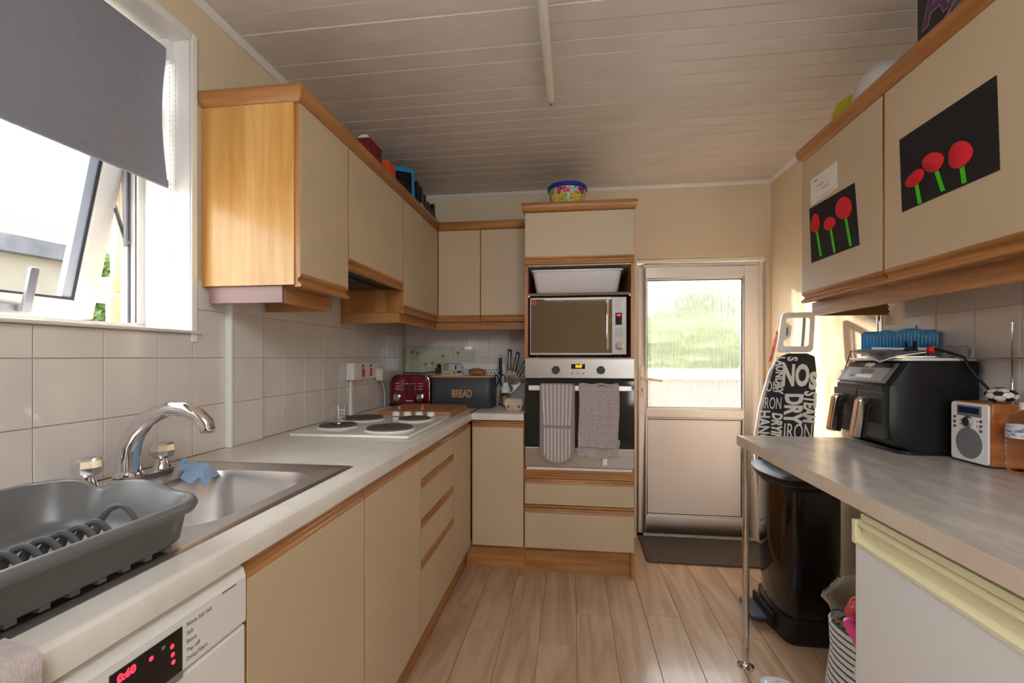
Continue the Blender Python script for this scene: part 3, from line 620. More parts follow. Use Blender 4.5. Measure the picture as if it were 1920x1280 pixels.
sp = [(-1.078, .99, .915), (-1.078, .99, .95), (-1.072, .99, .985), (-1.055, .99, 1.018), (-1.028, .99, 1.046), (-.994, .99, 1.066), (-.955, .99, 1.076), (-.918, .99, 1.073), (-.886, .99, 1.060), (-.866, .99, 1.043), (-.862, .99, 1.028)]
part('spout', MB().tube(sp, [.025, .0245, .024, .0225, .021, .0195, .018, .017, .0165, .016, .0155], 18).lathe([(.014, 1.020), (.0165, 1.022), (.0165, 1.031)], (-.862, .99, 0), 18), M['chrome'], tp, smooth=70)
for y in (.895, 1.085):
    hb = part('handle', MB().lathe([(.021, WT+.018), (.018, WT+.026), (.013, WT+.040), (.014, WT+.046)], (-1.078, y, 0), 20), M['chrome'], tp, 'tap handle')
    part('knob', MB().lathe([(.018, WT+.044), (.027, WT+.050), (.030, WT+.064), (.0275, WT+.079), (.024, WT+.084), (.010, WT+.086)], (-1.078, y, 0), 9, a0=.3), mat('chrome knob', (215, 214, 216), .08, metal=1), hb, smooth=10)
# dish rack
dr = thing('dish_rack', 'grey plastic dish rack with looped plate slots on the drainer', 'dish rack', (-.755, .44, WT+.006))
base = rrect(-.905, -.612, .155, .690, .055, 7)
base = [q for i, q in enumerate(base) for q in ([q] if i != 7 else [q]+[(-.667-.183*k/15, .690) for k in range(1, 15)])]; dcx, dcy = -.758, .425
def sstep(a, b, x): t = min(1, max(0, (x-a)/(b-a))); return t*t*(3-2*t)
def rimz(p):
    far = p[1] > .6
    z = .971+.017*max(sstep(-.66, -.745, p[0]) if far else 0, sstep(-.84, -.90, p[0]))
    if far: z -= .019*math.exp(-((p[0]+.815)/.026)**2)
    return z
def ex(p, d):
    ex_, ey_ = p[0]-dcx, p[1]-dcy; l = .147; m_ = .2675
    return (dcx+ex_*(1+d/l), dcy+ey_*(1+d/m_)+(.012*(1-(ex_/l)**2) if ey_ > .2 else 0))
rows = [(-.020, lambda p: WT+.010), (-.006, lambda p: WT+.018), (.000, lambda p: rimz(p)-.022), (.010, lambda p: rimz(p)-.018), (.013, lambda p: rimz(p)-.010), (.010, lambda p: rimz(p)-.002), (.004, lambda p: rimz(p)), (-.003, lambda p: rimz(p)-.003), (-.012, lambda p: WT+.034), (-.022, lambda p: WT+.020), (-.120, lambda p: WT+.017)]
part('tub', MB().rings([[(*ex(p, d), f(p)) for p in base] for d, f in rows]), M['rack'], dr, smooth=60)
ft = MB()
for k in range(14):
    for x in (-.640, -.878): ft.box(x-.012, x+.012, .195+k*.034, .207+k*.034, WT+.0058, WT+.012)
tag(part('feet', ft, M['rack'], dr), kind='stuff')
for k in range(17):
    y = .245+k*.0215+(.012 if k == 16 else 0); H_ = .058 if k < 16 else .070; pts = []; W = .018 if k < 16 else .026
    for i in range(15):
        a = PI*i/14; pts.append((-.672-W*math.cos(a), y-.014*math.cos(a), WT+.018+H_*math.sin(a)))
    part('plate_loop', MB().tube(pts, .0072, 8, flat=.42), M['rack'], dr, smooth=60)
sl = MB()
for k in range(9):
    for j in range(3): sl.box(-.675+j*.018, -.663+j*.018, .215+k*.05, .243+k*.05, WT+.0185, WT+.0215)
tag(part('slot_bars', sl, M['rack'], dr), kind='stuff')
# blue cloth over the bowl's back edge
def clf(uu, vv):
    P = [(-1.035, 1.085), (-1.075, 1.165), (-.880, 1.005), (-.945, 1.130)]
    x = (P[0][0]*(1-vv)+P[1][0]*vv)*(1-uu)+(P[2][0]*(1-vv)+P[3][0]*vv)*uu; y = (P[0][1]*(1-vv)+P[1][1]*vv)*(1-uu)+(P[2][1]*(1-vv)+P[3][1]*vv)*uu
    z = WT+.013+.020*math.sin(PI*vv)*(1-.6*uu)+.003*math.sin(7*uu+4*vv)+.0015*math.sin(15*vv+2*uu)
    if vv < .3 and uu < .7: z -= 0
    if uu > .8: z -= (uu-.8)*.10
    if vv < .2 and .35 < uu < .75: y -= (.2-vv)*.10; z -= (.2-vv)*.05
    return (x, y, z)
solo('dishcloth', MB().sheet(clf, 30, 24, .004), M['cloth_blue'], 'blue woven dishcloth crumpled beside the right tap handle', 'cloth', smooth=70)
def twf(uu, vv):
    x = -.594+.060*uu; y = .225+.185*vv; z = WT+.014+.004*math.sin(7*vv+3*uu)*(1-vv)
    if uu > .78: x = -.594+.060*.78+.009+.004*math.sin(8*vv); z = WT+.014-(uu-.78)*.42+.002*math.sin(12*vv)
    return (x, y-.012*uu*vv, z)
solo('tea_towel', MB().sheet(twf, 30, 22, .006), M['towel_pink'], 'grey pink towel corner hanging over the worktop edge above the dishwasher', 'towel', smooth=70)
# dishwasher
dw = thing('dishwasher', 'white dishwasher with a black display of red lights below the drainer', 'dishwasher', (-.85, .42, 0))
DF = -.556
part('body', MB().box(-1.14, DF-.03, .123, .720, .02, .845), M['appliance'], dw, bevel=.004)
part('door', MB().box(DF-.029, DF, .123, .722, .12, .744), M['appliance'], dw, bevel=.005); part('kick_panel', MB().box(DF-.05, DF-.031, .13, .715, .02, .117), M['appliance'], dw)
part('control_panel', MB().prism([(DF-.029, .748), (DF+.001, .748), (DF+.001, .825), (DF-.004, .840), (DF-.014, .846), (DF-.029, .846)], 'Y', .123, .722), M['appliance'], dw, bevel=.002)
ds = part('display', MB().box(DF+.0005, DF+.0022, .486, .590, .742, .814), M['black_gloss'], dw, 'black display window')
part('badge_bar', MB().box(DF+.0021, DF+.0030, .552, .590, .742, .752), mat('grey badge', (128, 126, 126), .5), ds)
E1 = DF+.0024
text('time_digits', '0:60', .014, M['red_led'], ds, (E1, .507, .803), (0, 1, 0), (0, 0, 1), bold=.0006)
for y, z in ((.541, .800), (.573, .796), (.574, .784), (.575, .773)):
    part('status_light', MB().lathe([(.0034, E1-.0004), (.0030, E1+.0003)], (0, y, z), 12, 'X'), M['red_led'], ds)
part('tap_symbol', MB().lathe([(.003, E1-.0004), (.003, E1+.0003)], (0, .559, .803), 12, 'X'), M['print_grey'], ds)
for k, t in enumerate(('Rinse Aid Salt', 'Salt', 'Rinse', 'Tap off', 'Delay/Start')):
    text('printed_words', t, .0085, M['print_grey'], dw, (DF+.0013, .598, .811-k*.0125), (0, 1, 0), (0, 0, 1), align='LEFT', depth=.0004)
for y, z, l in ((.682, .822, .030), (.440, .803, .034), (.440, .793, .026), (.440, .783, .030)): part('printed_mark', MB().box(DF+.0008, DF+.0014, y-l/2, y+l/2, z-.0012, z+.0012), M['print_grey'], dw)
# roller blind
rb_ = thing('roller_blind', 'dark grey roller blind half lowered over the kitchen window', 'blind', (-1.25, .58, 2.1))
part('roller_tube', MB().lathe([(.019, -.08), (.019, 1.262)], (-1.262, 0, 2.145), 20, 'Y'), M['blind'], rb_)
def blf(uu, vv):
    y = -.08+1.347*uu; z = 2.150-.405*vv; c_ = .012*math.sin(PI*vv)*uu**10
    return (-1.2425-.006*math.sin(PI*vv), y-c_, z)
part('fabric', MB().sheet(blf, 40, 12, .0012), M['blind'], rb_, smooth=70)
part('bottom_bar', MB().prism(rrect(-1.2475, -1.2375, 1.722, 1.747, .004, 3), 'Y', -.08, 1.268), M['blind'], rb_)
part('bracket', MB().box(-1.285, -1.235, 1.2635, 1.2805, 2.115, 2.183).lathe([(.016, 1.262), (.016, 1.2635)], (-1.262, 0, 2.145), 16, 'Y'), M['white_plastic'], rb_, bevel=.003)
ch = []
for i in range(47): ch.append((-1.2235, 1.2772, 2.12-.0155*i))
n0 = len(ch)
for i in range(54): ch.append((-1.243+.012*(i/54)**2, 1.2765, 2.115-.0151*i))
cb = MB()
for p in ch: cb._add([(p[0]+a*.0032, p[1]+b*.0032, p[2]+c*.0036) for a, b, c in ((1, 0, 0), (-1, 0, 0), (0, 1, 0), (0, -1, 0), (0, 0, 1), (0, 0, -1))], [(0, 2, 4), (2, 1, 4), (1, 3, 4), (3, 0, 4), (2, 0, 5), (1, 2, 5), (3, 1, 5), (0, 3, 5)])
cb.tube([ch[0], ch[n0-1]], .0008, 5).tube([ch[n0], ch[-1]], .0008, 5)
tag(part('bead_chain', cb, M['white_plastic'], rb_, 'white beaded pull chain'), kind='stuff')
part('chain_clip', MB().box(-1.243, -1.218, 1.271, 1.2818, 1.284, 1.312), M['clear_plastic'], rb_)

# ================================================================ HOB AND WORKTOP THINGS
hb = thing('electric_hob', 'white electric hob with four dark hotplates on the left worktop', 'hob', (-.85, 1.96, WT))
HX = (-1.10, -.612); HY = (1.660, 2.262)
part('plate_top', MB().prism(rrect(HX[0], HX[1], HY[0], HY[1], .012, 3), 'Z', WT+.0005, WT+.012), mat('white hob enamel', (246, 242, 236), .15, coat=.5), hb, bevel=.004)
for x, y, r in ((-.742, 1.800, .093), (-.985, 1.835, .076), (-.985, 2.075, .092), (-.738, 2.085, .074)):
    pr_ = part('hotplate_rim', MB().lathe([(r+.012, WT+.0125), (r+.008, WT+.017), (r, WT+.019), (r, WT+.0125)], (x, y, 0), 40), mat('white enamel rim', (244, 240, 234), .2, coat=.4), hb)
    part('hotplate', MB().lathe([(r, WT+.0128), (r, WT+.024), (r-.004, WT+.026), (r*.33, WT+.026), (r*.30, WT+.0245), (.002, WT+.0245)], (x, y, 0), 40), M['plate_iron'], hb)
for x in (-.880, -.820, -.760, -.700):
    kn = part('control_knob', MB().lathe([(.021, WT+.0125), (.0205, WT+.018), (.0175, WT+.034), (.015, WT+.036)], (x, 2.215, 0), 20), M['white_plastic'], hb)
    part('knob_ring', MB().lathe([(.0222, WT+.0122), (.0222, WT+.0145), (.020, WT+.0145)], (x, 2.215, 0), 20), M['black_plastic'], kn)
tb = thing('glass_tumbler', 'small clear printed glass standing on the rear near hotplate', 'glass', (-.985, 1.835, WT+.026))
part('cup', MB().lathe([(.028, WT+.0262), (.033, WT+.03), (.036, WT+.105), (.0345, WT+.105), (.0315, WT+.034), (.002, WT+.034)], (-.985, 1.835, 0), 28), M['glass'], tb)
for k in range(4): text('measure_marks', ('100ml', '75ml', '50ml', '25ml')[k], .011, M['print_white'], tb, (-.9565+.000, 1.8105, WT+.088-.015*k), (.76, .65, 0), (0, 0, 1), depth=.0003)
cbd = thing('chopping_board', 'thick wooden chopping board lying behind the hob', 'chopping board', (-.79, 2.48, WT))
part('board', MB().prism([(-1.0, 2.275), (-.615, 2.275), (-.615, 2.655), (-1.0, 2.655)], 'Z', WT+.0005, WT+.030), M['board_wood'], cbd, bevel=.003)
part('juice_groove', MB().prism([(-.655, 2.29), (-.648, 2.29), (-.648, 2.64), (-.655, 2.64)], 'Z', WT+.0302, WT+.0309), mat('dark groove', (132, 80, 46), .6), cbd)
# toaster (front faces the room)
to = thing('toaster', 'shiny dark red four slice toaster in the corner left of the bread bin', 'toaster', (-1.005, 2.79, WT))
def toast_prof(w, h, r, z0): return [(-w, z0), (w, z0)]+[(w-r+r*math.cos(a), z0+h-r+r*math.sin(a)) for a in [PI/2*k/6 for k in range(7)]]+[(-w+r-r*math.sin(a), z0+h-r+r*math.cos(a)) for a in [PI/2*k/6 for k in range(7)]]
TXc, TYf = -1.000, 2.735
part('housing', MB().rings([[(TXc+x, y, z) for x, z in toast_prof(w, h, .05, WT+.022)] for y, w, h in ((TYf, .118, .172), (TYf+.006, .124, .178), (TYf+.19, .124, .178), (TYf+.196, .118, .172))]), M['toaster_red'], to, bevel=.001)
part('base', MB().box(TXc-.128, TXc+.128, TYf-.003, TYf+.2, WT+.004, WT+.024), M['black_plastic'], to, bevel=.004)
tr_ = [(TXc+x, TYf+.197, z) for x, z in toast_prof(.126, .181, .052, WT+.022)][1:]
part('chrome_trim', MB().tube([(p[0], TYf+.004, p[2]) for p in tr_[:9]], .0035, 8), M['chrome'], to, 'chrome edge strip')
for x in (-.018, .018):
    part('lever_slot', MB().box(TXc+x-.003, TXc+x+.003, TYf-.002, TYf, WT+.075, WT+.165), M['black_plastic'], to)
    part('lever', MB().box(TXc+x-.014, TXc+x+.014, TYf-.018, TYf-.0022, WT+.142, WT+.148), M['chrome'], to, bevel=.002)
for x in (-.078, .072):
    k1 = part('dial', MB().lathe([(.024, TYf-.001), (.023, TYf-.014), (.017, TYf-.018), (.003, TYf-.018)], (TXc+x, 0, WT+.062), 24, 'Y'), M['chrome'], to, 'chrome browning dial')
    part('pointer', MB().box(TXc+x-.0025, TXc+x+.0025, TYf-.0195, TYf-.0175, WT+.062, WT+.080).xf(Matrix.Identity(4)), M['black_plastic'], k1)
    for j in range(3):
        part('push_button', MB().box(TXc+x-.012, TXc+x+.012, TYf-.0035, TYf, WT+.110+.017*j, WT+.113+.017*j), M['print_white'], to)
        part('button_mark', MB().box(TXc+x*.55-.004, TXc+x*.55+.004, TYf-.0012, TYf, WT+.108+.017*j, WT+.114+.017*j), mat('dull pink print', (190, 150, 152), .5), to)
part('name_badge', MB().box(TXc-.022, TXc+.022, TYf-.0015, TYf, WT+.036, WT+.041), M['print_white'], to)
cab_ = solo('toaster_cable', MB().tube([(-1.09, 2.86, WT+.205), (-1.04, 2.855, WT+.209), (-.96, 2.86, WT+.206), (-.885, 2.87, WT+.213), (-.85, 2.872, WT+.218)], .004, 8).box(-.872, -.832, 2.855, 2.89, WT+.2035, WT+.240).lathe([(.012, .0), (.014, .02), (.008, .028)], (-.852, 2.872, WT+.238), 10), M['black_plastic'], 'black cable and moulded plug lying on top of the red toaster', 'cable', bevel=.002)
# bread bin
bbn = thing('bread_bin', 'dark grey bread bin with gold lettering and a wooden lid', 'bread bin', (-.66, 2.82, WT))
BBX0, BBX1, BBY0, BBY1 = -.862, -.478, 2.715, 2.905
part('tin', MB().rings([[(x, y, z) for x, y in rrect(BBX0+d, BBX1-d, BBY0+d, BBY1-d, .035-d, 6)] for d, z in ((.003, WT+.0008), (0, WT+.004), (0, WT+.183), (.002, WT+.185))]), M['dark_grey_tin'], bbn, smooth=50)
part('lid', MB().prism(rrect(BBX0-.001, BBX1+.001, BBY0-.001, BBY1+.001, .036, 6), 'Z', WT+.1855, WT+.195), M['bamboo'], bbn, 'pale wooden lid', bevel=.002)
text('lettering', 'BREAD', .066, M['print_gold'], bbn, (-.664, BBY0-.0008, WT+.086), (1, 0, 0), (0, 0, 1), sx=.62, bold=.0012).data.materials[0]
LID = WT+.1955
bd = thing('butter_dish', 'clear domed butter dish on the bread bin lid', 'dish', (-.74, 2.80, LID))
part('dome', MB().rings([[(x, y, z) for x, y in rrect(-.815+d, -.675-d, 2.765+d, 2.845-d, .03-d*.5, 5)] for d, z in ((0, LID+.006), (.001, LID+.045), (.006, LID+.062), (.020, LID+.072), (.034, LID+.074))]), M['clear_plastic'], bd, smooth=60)
part('tray', MB().prism(rrect(-.82, -.67, 2.76, 2.85, .03, 5), 'Z', LID+.0002, LID+.0055), M['white_plastic'], bd, bevel=.002); part('butter', MB().box(-.80, -.73, 2.785, 2.825, LID+.006, LID+.030), mat('pale butter', (222, 196, 150), .5), bd, bevel=.005)
solo('bread_roll_pack', MB().rings([[(-.585+.055*s_*math.cos(2*PI*i/18), 2.80+.035*s_*math.sin(2*PI*i/18), LID+z+.003*math.sin(5*i)) for i in range(18)] for s_, z in ((.8, .0035), (1, .012), (1, .026), (.75, .038), (.3, .042))]), mottled('brown crust', [(.3, (120, 82, 50)), (.7, (168, 122, 80))], 40, .6), 'brown crusty pack on the bread bin lid beside the butter dish', 'bread', smooth=60)
# perforated white rack leaning behind the bin
pk = thing('perforated_tray', 'white perforated plastic tray leaning on the tiles behind the bread bin', 'tray', (-.58, 3.02, WT))
pm = MB().prism(rrect(-.83, -.445, WT+.002, WT+.268, .03, 5), 'Y', 3.055, 3.062)
part('panel', pm, M['white_plastic'], pk, bevel=.002)
hm = MB()
for r_ in range(9):
    for c_ in range(14): hm.lathe([(.0052, 3.0535), (.0052, 3.0552)], (-.79+c_*.0235+(r_ % 2)*.0118, 0, WT+.075+r_*.0185), 6, 'Y')
tag(part('holes', hm, M['black_matte'], pk, 'rows of small round holes'), kind='stuff')
part('rim', MB().tube([(x, 3.052, z) for x, z in rrect(-.83, -.445, WT+.006, WT+.268, .03, 5)], .005, 6, closed=True), M['white_plastic'], pk)
# glass splash board with a garden print
gp = thing('glass_board', 'glass worktop saver with a faded green garden print standing in the corner', 'glass board', (-.91, 3.10, WT))
GPm = mottled('faded green print under glass', [(.2, (150, 168, 132)), (.42, (186, 196, 164)), (.58, (208, 208, 192)), (.8, (186, 158, 160))], 7, .04, coat=.6, detail=3)
part('glass', MB().prism(rrect(-1.160, -.672, WT+.001, 1.272, .008, 3), 'Y', 3.096, 3.101), GPm, gp, bevel=.001)
fm = MB()
for k in range(7):
    x = -1.12+k*.055+random.uniform(-.01, .01); z = 1.10+random.uniform(.02, .14); fm.box(x-.001, x+.001, 3.0952, 3.0958, .98, z)
    for a in range(8): fm.poly([(x, 3.0955, z), (x+.016*math.cos(a*PI/4), 3.0952, z+.012*math.sin(a*PI/4)), (x+.016*math.cos(a*PI/4+.5), 3.0952, z+.012*math.sin(a*PI/4+.5))])
part('flower_print', fm, mat('brown pink print', (150, 120, 110), .2), gp)
# knife block made of clear walls, knives, scissors, steel
kb = thing('knife_holder', 'clear walled upright knife holder against the tall oven housing', 'knife holder', (-.36, 2.96, WT))
part('box', MB().prism(rrect(-.435, -.285, 2.905, 3.015, .012, 3), 'Z', WT+.0005, WT+.006).box(-.435, -.285, 2.905, 2.909, WT+.006, WT+.15).box(-.435, -.285, 3.011, 3.015, WT+.006, WT+.15).box(-.435, -.431, 2.909, 3.011, WT+.006, WT+.15).box(-.289, -.285, 2.909, 3.011, WT+.006, WT+.15), M['film'], kb)
part('insert', MB().box(-.425, -.295, 2.955, 3.0, WT+.0065, WT+.20).xf(Matrix.Identity(4)), mat('white holder insert', (226, 220, 214), .5), kb)
def knife(x, z, tilt, L_, y, lab, w=.012):
    k = thing('kitchen_knife', lab, 'knife', (x, y, z), 'knives in the clear holder')
    rot = Matrix.Translation((x, y, z)) @ Matrix.Rotation(tilt, 4, 'Y') @ Matrix.Translation((-x, -y, -z))
    part('blade', MB().box(x-.011, x+.011, y-.001, y+.001, z-.11, z).xf(rot), M['chrome'], k)
    part('handle', MB().prism([(x-w, z), (x+w, z), (x+w*.8, z+L_*.5), (x+w*1.15, z+L_), (x-w*1.2, z+L_+.008), (x-w*.85, z+L_*.5)], 'Y', y-.008, y+.008).xf(rot), M['black_plastic'], k, bevel=.003)
    part('handle_spine', MB().box(x-.004, x+.004, y-.0090, y-.0082, z+.004, z+L_*.92).xf(rot), mat('pale steel spine', (196, 192, 188), .5), k)
knife(-.403, WT+.225, .04, .13, 2.93, 'black handled knife standing tallest and leftmost in the clear holder')
knife(-.372, WT+.215, .22, .125, 2.935, 'black handled knife second from the left in the clear holder')
knife(-.345, WT+.185, .50, .105, 2.922, 'black handled knife leaning right at the middle of the clear holder')
knife(-.330, WT+.150, .78, .075, 2.918, 'short black handled knife leaning lowest towards the oven housing')
stl = thing('sharpening_steel', 'upright black handled sharpening steel between the bread bin and the knives', 'sharpening steel', (-.462, 2.935, WT))
part('rod', MB().lathe([(.005, WT+.0105), (.006, WT+.195)], (-.462, 2.94, 0), 12), M['chrome'], stl); part('handle', MB().lathe([(.011, WT+.195), (.0115, WT+.26), (.0105, WT+.305)], (-.462, 2.94, 0), 14), M['black_plastic'], stl)
part('end_ring', MB().lathe([(.010, WT+.305), (.011, WT+.312), (.006, WT+.322)], (-.462, 2.94, 0), 14), M['chrome'], stl); part('foot', MB().prism(rrect(-.485, -.439, 2.92, 2.958, .01, 3), 'Z', WT+.0005, WT+.010), M['black_plastic'], stl)
sci = thing('kitchen_scissors', 'black handled scissors standing by the sharpening steel', 'scissors', (-.475, 2.90, WT))
part('blades', MB().prism([(-.482, WT+.001), (-.470, WT+.001), (-.456, WT+.12), (-.472, WT+.12)], 'Y', 2.899, 2.902), M['dull_metal'], sci)
for s_, nm in ((-1, 'finger_loop'), (1, 'finger_loop')):
    part(nm, MB().tube([(-.463+s_*.022+.017*math.cos(a)*1, 2.9005, WT+.163+.034*math.sin(a)) for a in [2*PI*i/16 for i in range(16)]], .0045, 6, closed=True), M['black_plastic'], sci)
sg = thing('spice_grinder', 'small jar with a domed white lid in front of the knife holder', 'jar', (-.415, 2.845, WT))
part('jar', MB().lathe([(.022, WT+.001), (.026, WT+.010), (.026, WT+.075), (.022, WT+.085)], (-.415, 2.85, 0), 22), M['clear_plastic'], sg); part('contents', MB().lathe([(.018, WT+.006), (.023, WT+.010), (.023, WT+.066), (.02, WT+.067)], (-.415, 2.85, 0), 22), mottled('brown spice', [(.3, (176, 124, 84)), (.7, (206, 164, 120))], 60, .8), sg)
part('lid', MB().lathe([(.028, WT+.086), (.030, WT+.10), (.029, WT+.118), (.020, WT+.124), (.020, WT+.140), (.012, WT+.150), (.003, WT+.152)], (-.415, 2.85, 0), 22), M['white_plastic'], sg)
eg = thing('egg_box', 'beige cardboard egg box with the tall housing beside it', 'egg box', (-.335, 2.66, WT))
EGG = mottled('beige moulded card', [(.3, (196, 178, 152)), (.7, (216, 200, 176))], 40, .95, bumps=.4)
part('bottom', MB().rings([[(x, y, z) for x, y in rrect(-.335-a, -.335+a, 2.665-b, 2.665+b, .012, 3)] for a, b, z in ((.044, .038, WT+.0008), (.058, .050, WT+.035))]), EGG, eg); part('lid', MB().rings([[(x, y, z) for x, y in rrect(-.335-a, -.335+a, 2.665-b, 2.665+b, .014, 3)] for a, b, z in ((.060, .052, WT+.0355), (.060, .052, WT+.040), (.052, .044, WT+.066), (.048, .040, WT+.069))]), EGG, eg)
for x in (-.365, -.305): part('vent_hole', MB().prism([(x-.006, WT+.029), (x+.006, WT+.029), (x, WT+.013)], 'Y', 2.6155, 2.632), M['black_matte'], eg)
# cooker switch on the left wall
TF_ = WL+.0065
cs = thing('cooker_switch', 'white double cooker switch with red rockers on the tiled left wall', 'switch', (TF_, 2.5, 1.08))
part('plate', MB().prism(rrect(2.352, 2.665, 1.078, 1.166, .006, 3), 'X', TF_, TF_+.010), M['white_plastic'], cs, bevel=.002)
for y in (2.435, 2.535):
    part('rocker', MB().box(TF_+.0102, TF_+.016, y-.014, y+.014, 1.088, 1.135), mat('red rocker', (214, 74, 52), .35), cs, 'red rocker', bevel=.002); part('neon', MB().lathe([(.008, TF_+.010), (.008, TF_+.0135)], (0, y, 1.150), 12, 'X'), mat('dark red neon', (96, 30, 28), .3), cs)
pw = thing('plug', 'cream three pin plug in the right end of the cooker switch', 'plug', (TF_+.03, 2.63, 1.06))
part('body', MB().prism(rrect(2.598, 2.652, 1.058, 1.136, .014, 4), 'X', TF_+.0105, TF_+.052), mat('cream plug', (228, 220, 208), .4), pw, bevel=.006); part('cable', MB().tube([(TF_+.03, 2.64, 1.06), (TF_+.032, 2.665, 1.03), (TF_+.03, 2.69, .97), (TF_+.025, 2.70, .893)], .004, 8), mat('cream cable', (220, 212, 200), .5), pw)
jb = thing('cable_box', 'plain white junction box on the tiles with trunking running down', 'box', (TF_, 2.32, .9)); part('cover', MB().box(TF_, TF_+.045, 2.262, 2.350, 1.078, 1.168), M['white_plastic'], jb, bevel=.003); part('trunking', MB().box(TF_, TF_+.012, 2.297, 2.323, WT+.001, 1.0775), M['white_plastic'], jb, bevel=.001)

# ================================================================ OVEN, MICROWAVE, NICHE
ov = thing('built_in_oven', 'stainless steel built-in oven with a black glass door in the tall housing', 'oven', (.035, 2.8, .60))
OF = 2.494; X0, X1 = -.2575, .3275
part('casing', MB().box(-.24, .31, 2.516, 3.05, .602, 1.174), M['black_matte'], ov)
fc = part('fascia', MB().box(X0, X1, OF, 2.511, 1.084, 1.191), M['steel'], ov, bevel=.003)
od = part('glass_door', MB().box(X0, X1, OF, 2.511, .711, 1.073), M['oven_glass'], ov, bevel=.003); part('bottom_panel', MB().box(X0, X1, OF+.001, 2.511, .603, .709), M['steel'], ov, bevel=.003); part('vent_gap', MB().box(X0+.004, X1-.004, 2.504, 2.511, 1.0735, 1.0835), M['black_matte'], ov)
part('bar_handle', MB().box(-.234, .308, OF-.040, OF-.030, 1.020, 1.048).box(-.225, -.205, OF-.030, OF, 1.026, 1.042).box(.279, .299, OF-.030, OF, 1.026, 1.042), steel('pale steel handle', (226, 220, 212), .35, (6, 200, 200)), od, bevel=.003)
for x in (-.088, .152):
    kn = part('knob', MB().lathe([(.0215, OF-.0005), (.021, OF-.018), (.018, OF-.021), (.002, OF-.021)], (x, 0, 1.130), 28, 'Y'), mat('dark grey knob', (52, 60, 62), .45), fc); part('knob_grip', MB().prism(rrect(x-.006, x+.006, 1.112, 1.148, .004, 2), 'Y', OF-.030, OF-.0205), mat('dark grey knob', (52, 60, 62), .45), fc, bevel=.002)
    for k in range(6): a = math.radians(-130+52*k)+PI/2; part('dial_mark', MB().lathe([(.0016, OF-.0006), (.0016, OF+.0004)], (x+.030*math.cos(a), 0, 1.130+.030*math.sin(a)), 6, 'Y'), M['print_grey'], fc)
part('clock_window', MB().box(-.006, .068, OF-.0012, OF, 1.136, 1.162), M['black_gloss'], fc); text('clock_digits', '10:37', .020, M['amber_led'], fc, (.034, OF-.0018, 1.149), (1, 0, 0), (0, 0, 1), sx=.85, bold=.0006)
for x in (.0, .030, .060): part('push_button', MB().lathe([(.0062, OF), (.0055, OF-.006), (.001, OF-.006)], (x, 0, 1.114), 14, 'Y'), M['chrome'], fc)
# double oven glove
og = thing('oven_glove', 'grey and white striped double oven glove hanging on the oven handle', 'oven glove', (-.085, 2.45, .63))
def glove(x0, x1, z0, z1, r, y0, y1): return MB().prism([(x0, z1), (x0, z0+r)]+[(x0+(x1-x0)/2*(1-math.cos(a)), z0+r*(1-math.sin(a))) for a in [PI*k/14 for k in range(1, 14)]]+[(x1, z0+r), (x1, z1)], 'Y', y0, y1)
GB = mottled('grey cotton binding', [(.3, (140, 130, 128)), (.7, (154, 144, 140))], 90, .9, bumps=.3); GS = mottled('grey cotton', [(.3, (158, 148, 144)), (.7, (168, 158, 154))], 90, .9, bumps=.3)
part('front_mitt', glove(-.172, .014, .628, 1.050, .075, 2.4375, 2.4525), GB, og, bevel=.005); part('top_fold', MB().box(-.168, .010, 2.4375, 2.4695, 1.0505, 1.060), GB, og, bevel=.004); part('back_mitt', MB().box(-.176, .004, 2.4675, 2.486, .70, 1.050), GB, og, bevel=.006)
part('upper_panel', MB().prism([(-.152, .840), (-.008, .836), (0, 1.054), (-.165, 1.054)], 'Y', 2.434, 2.4372), GS, og); part('lower_panel', glove(-.150, -.004, .640, .824, .060, 2.434, 2.4372), GS, og)
for k in range(8):
    xt, xb_ = -.155+k*.0213, -.146+k*.0188; part('stripe', MB().prism([(xb_-.0016, .838), (xb_+.0016, .838), (xt+.0016, 1.054), (xt-.0016, 1.054)], 'Y', 2.4332, 2.4345), M['print_white'], og)
    t = (xb_+.077)/.073; zb = .640+.060*(1-math.sqrt(max(0, 1-t*t)))+.004; part('stripe', MB().box(xb_-.0016, xb_+.0016, 2.4332, 2.4345, zb, .822), M['print_white'], og)
tw = thing('waffle_towel', 'mauve grey waffle checked tea towel hanging on the oven handle', 'towel', (.135, 2.45, .66))
WAF = mottled('mauve grey cotton', [(.3, (168, 156, 154)), (.7, (182, 170, 166))], 70, .95, bumps=.5, sheen=.3)
def tfold(x0, x1, z0, z1, y, amp, ph=0):
    def f(a, b):
        x = x0+(x1-x0)*a; z = z1+(z0-z1)*b; s_ = .0035*math.exp(-((b*9) % 1.4-.7)**2*40)
        ga = abs(((a*4.9) % 1)-.5) < .10; gb = abs(((b*7.5) % 1)-.5) < .10
        return (x+.004*math.sin(5*b+ph), y-amp*math.sin(11*a+1.5*b+ph)*(.3+.7*b)-(.0042 if (ga or gb) else 0), z+.004*math.sin(7*a+ph))
    return f
part('front_layer', MB().sheet(tfold(.034, .240, .727, 1.050, 2.4375, .006), 90, 90, .004), WAF, tw, smooth=70)
part('inner_layer', MB().sheet(tfold(.030, .243, .668, .76, 2.4475, .004, 1.2), 40, 16, .004), WAF, tw, smooth=70)
part('back_layer', MB().sheet(tfold(.034, .236, .690, 1.050, 2.4775, .003, .5), 30, 20, .004), WAF, tw, smooth=70)
def ttop(a, b): t = PI*b; return (.034+.204*a, 2.4575-.0205*math.cos(t), 1.050+.010*math.sin(t)+.003*math.sin(14*a))
part('top_fold', MB().sheet(ttop, 30, 8, .003), WAF, tw, smooth=70)
part('care_label', MB().box(.158, .182, 2.4455, 2.4470, .632, .672), M['paper'], tw, 'small white care label')
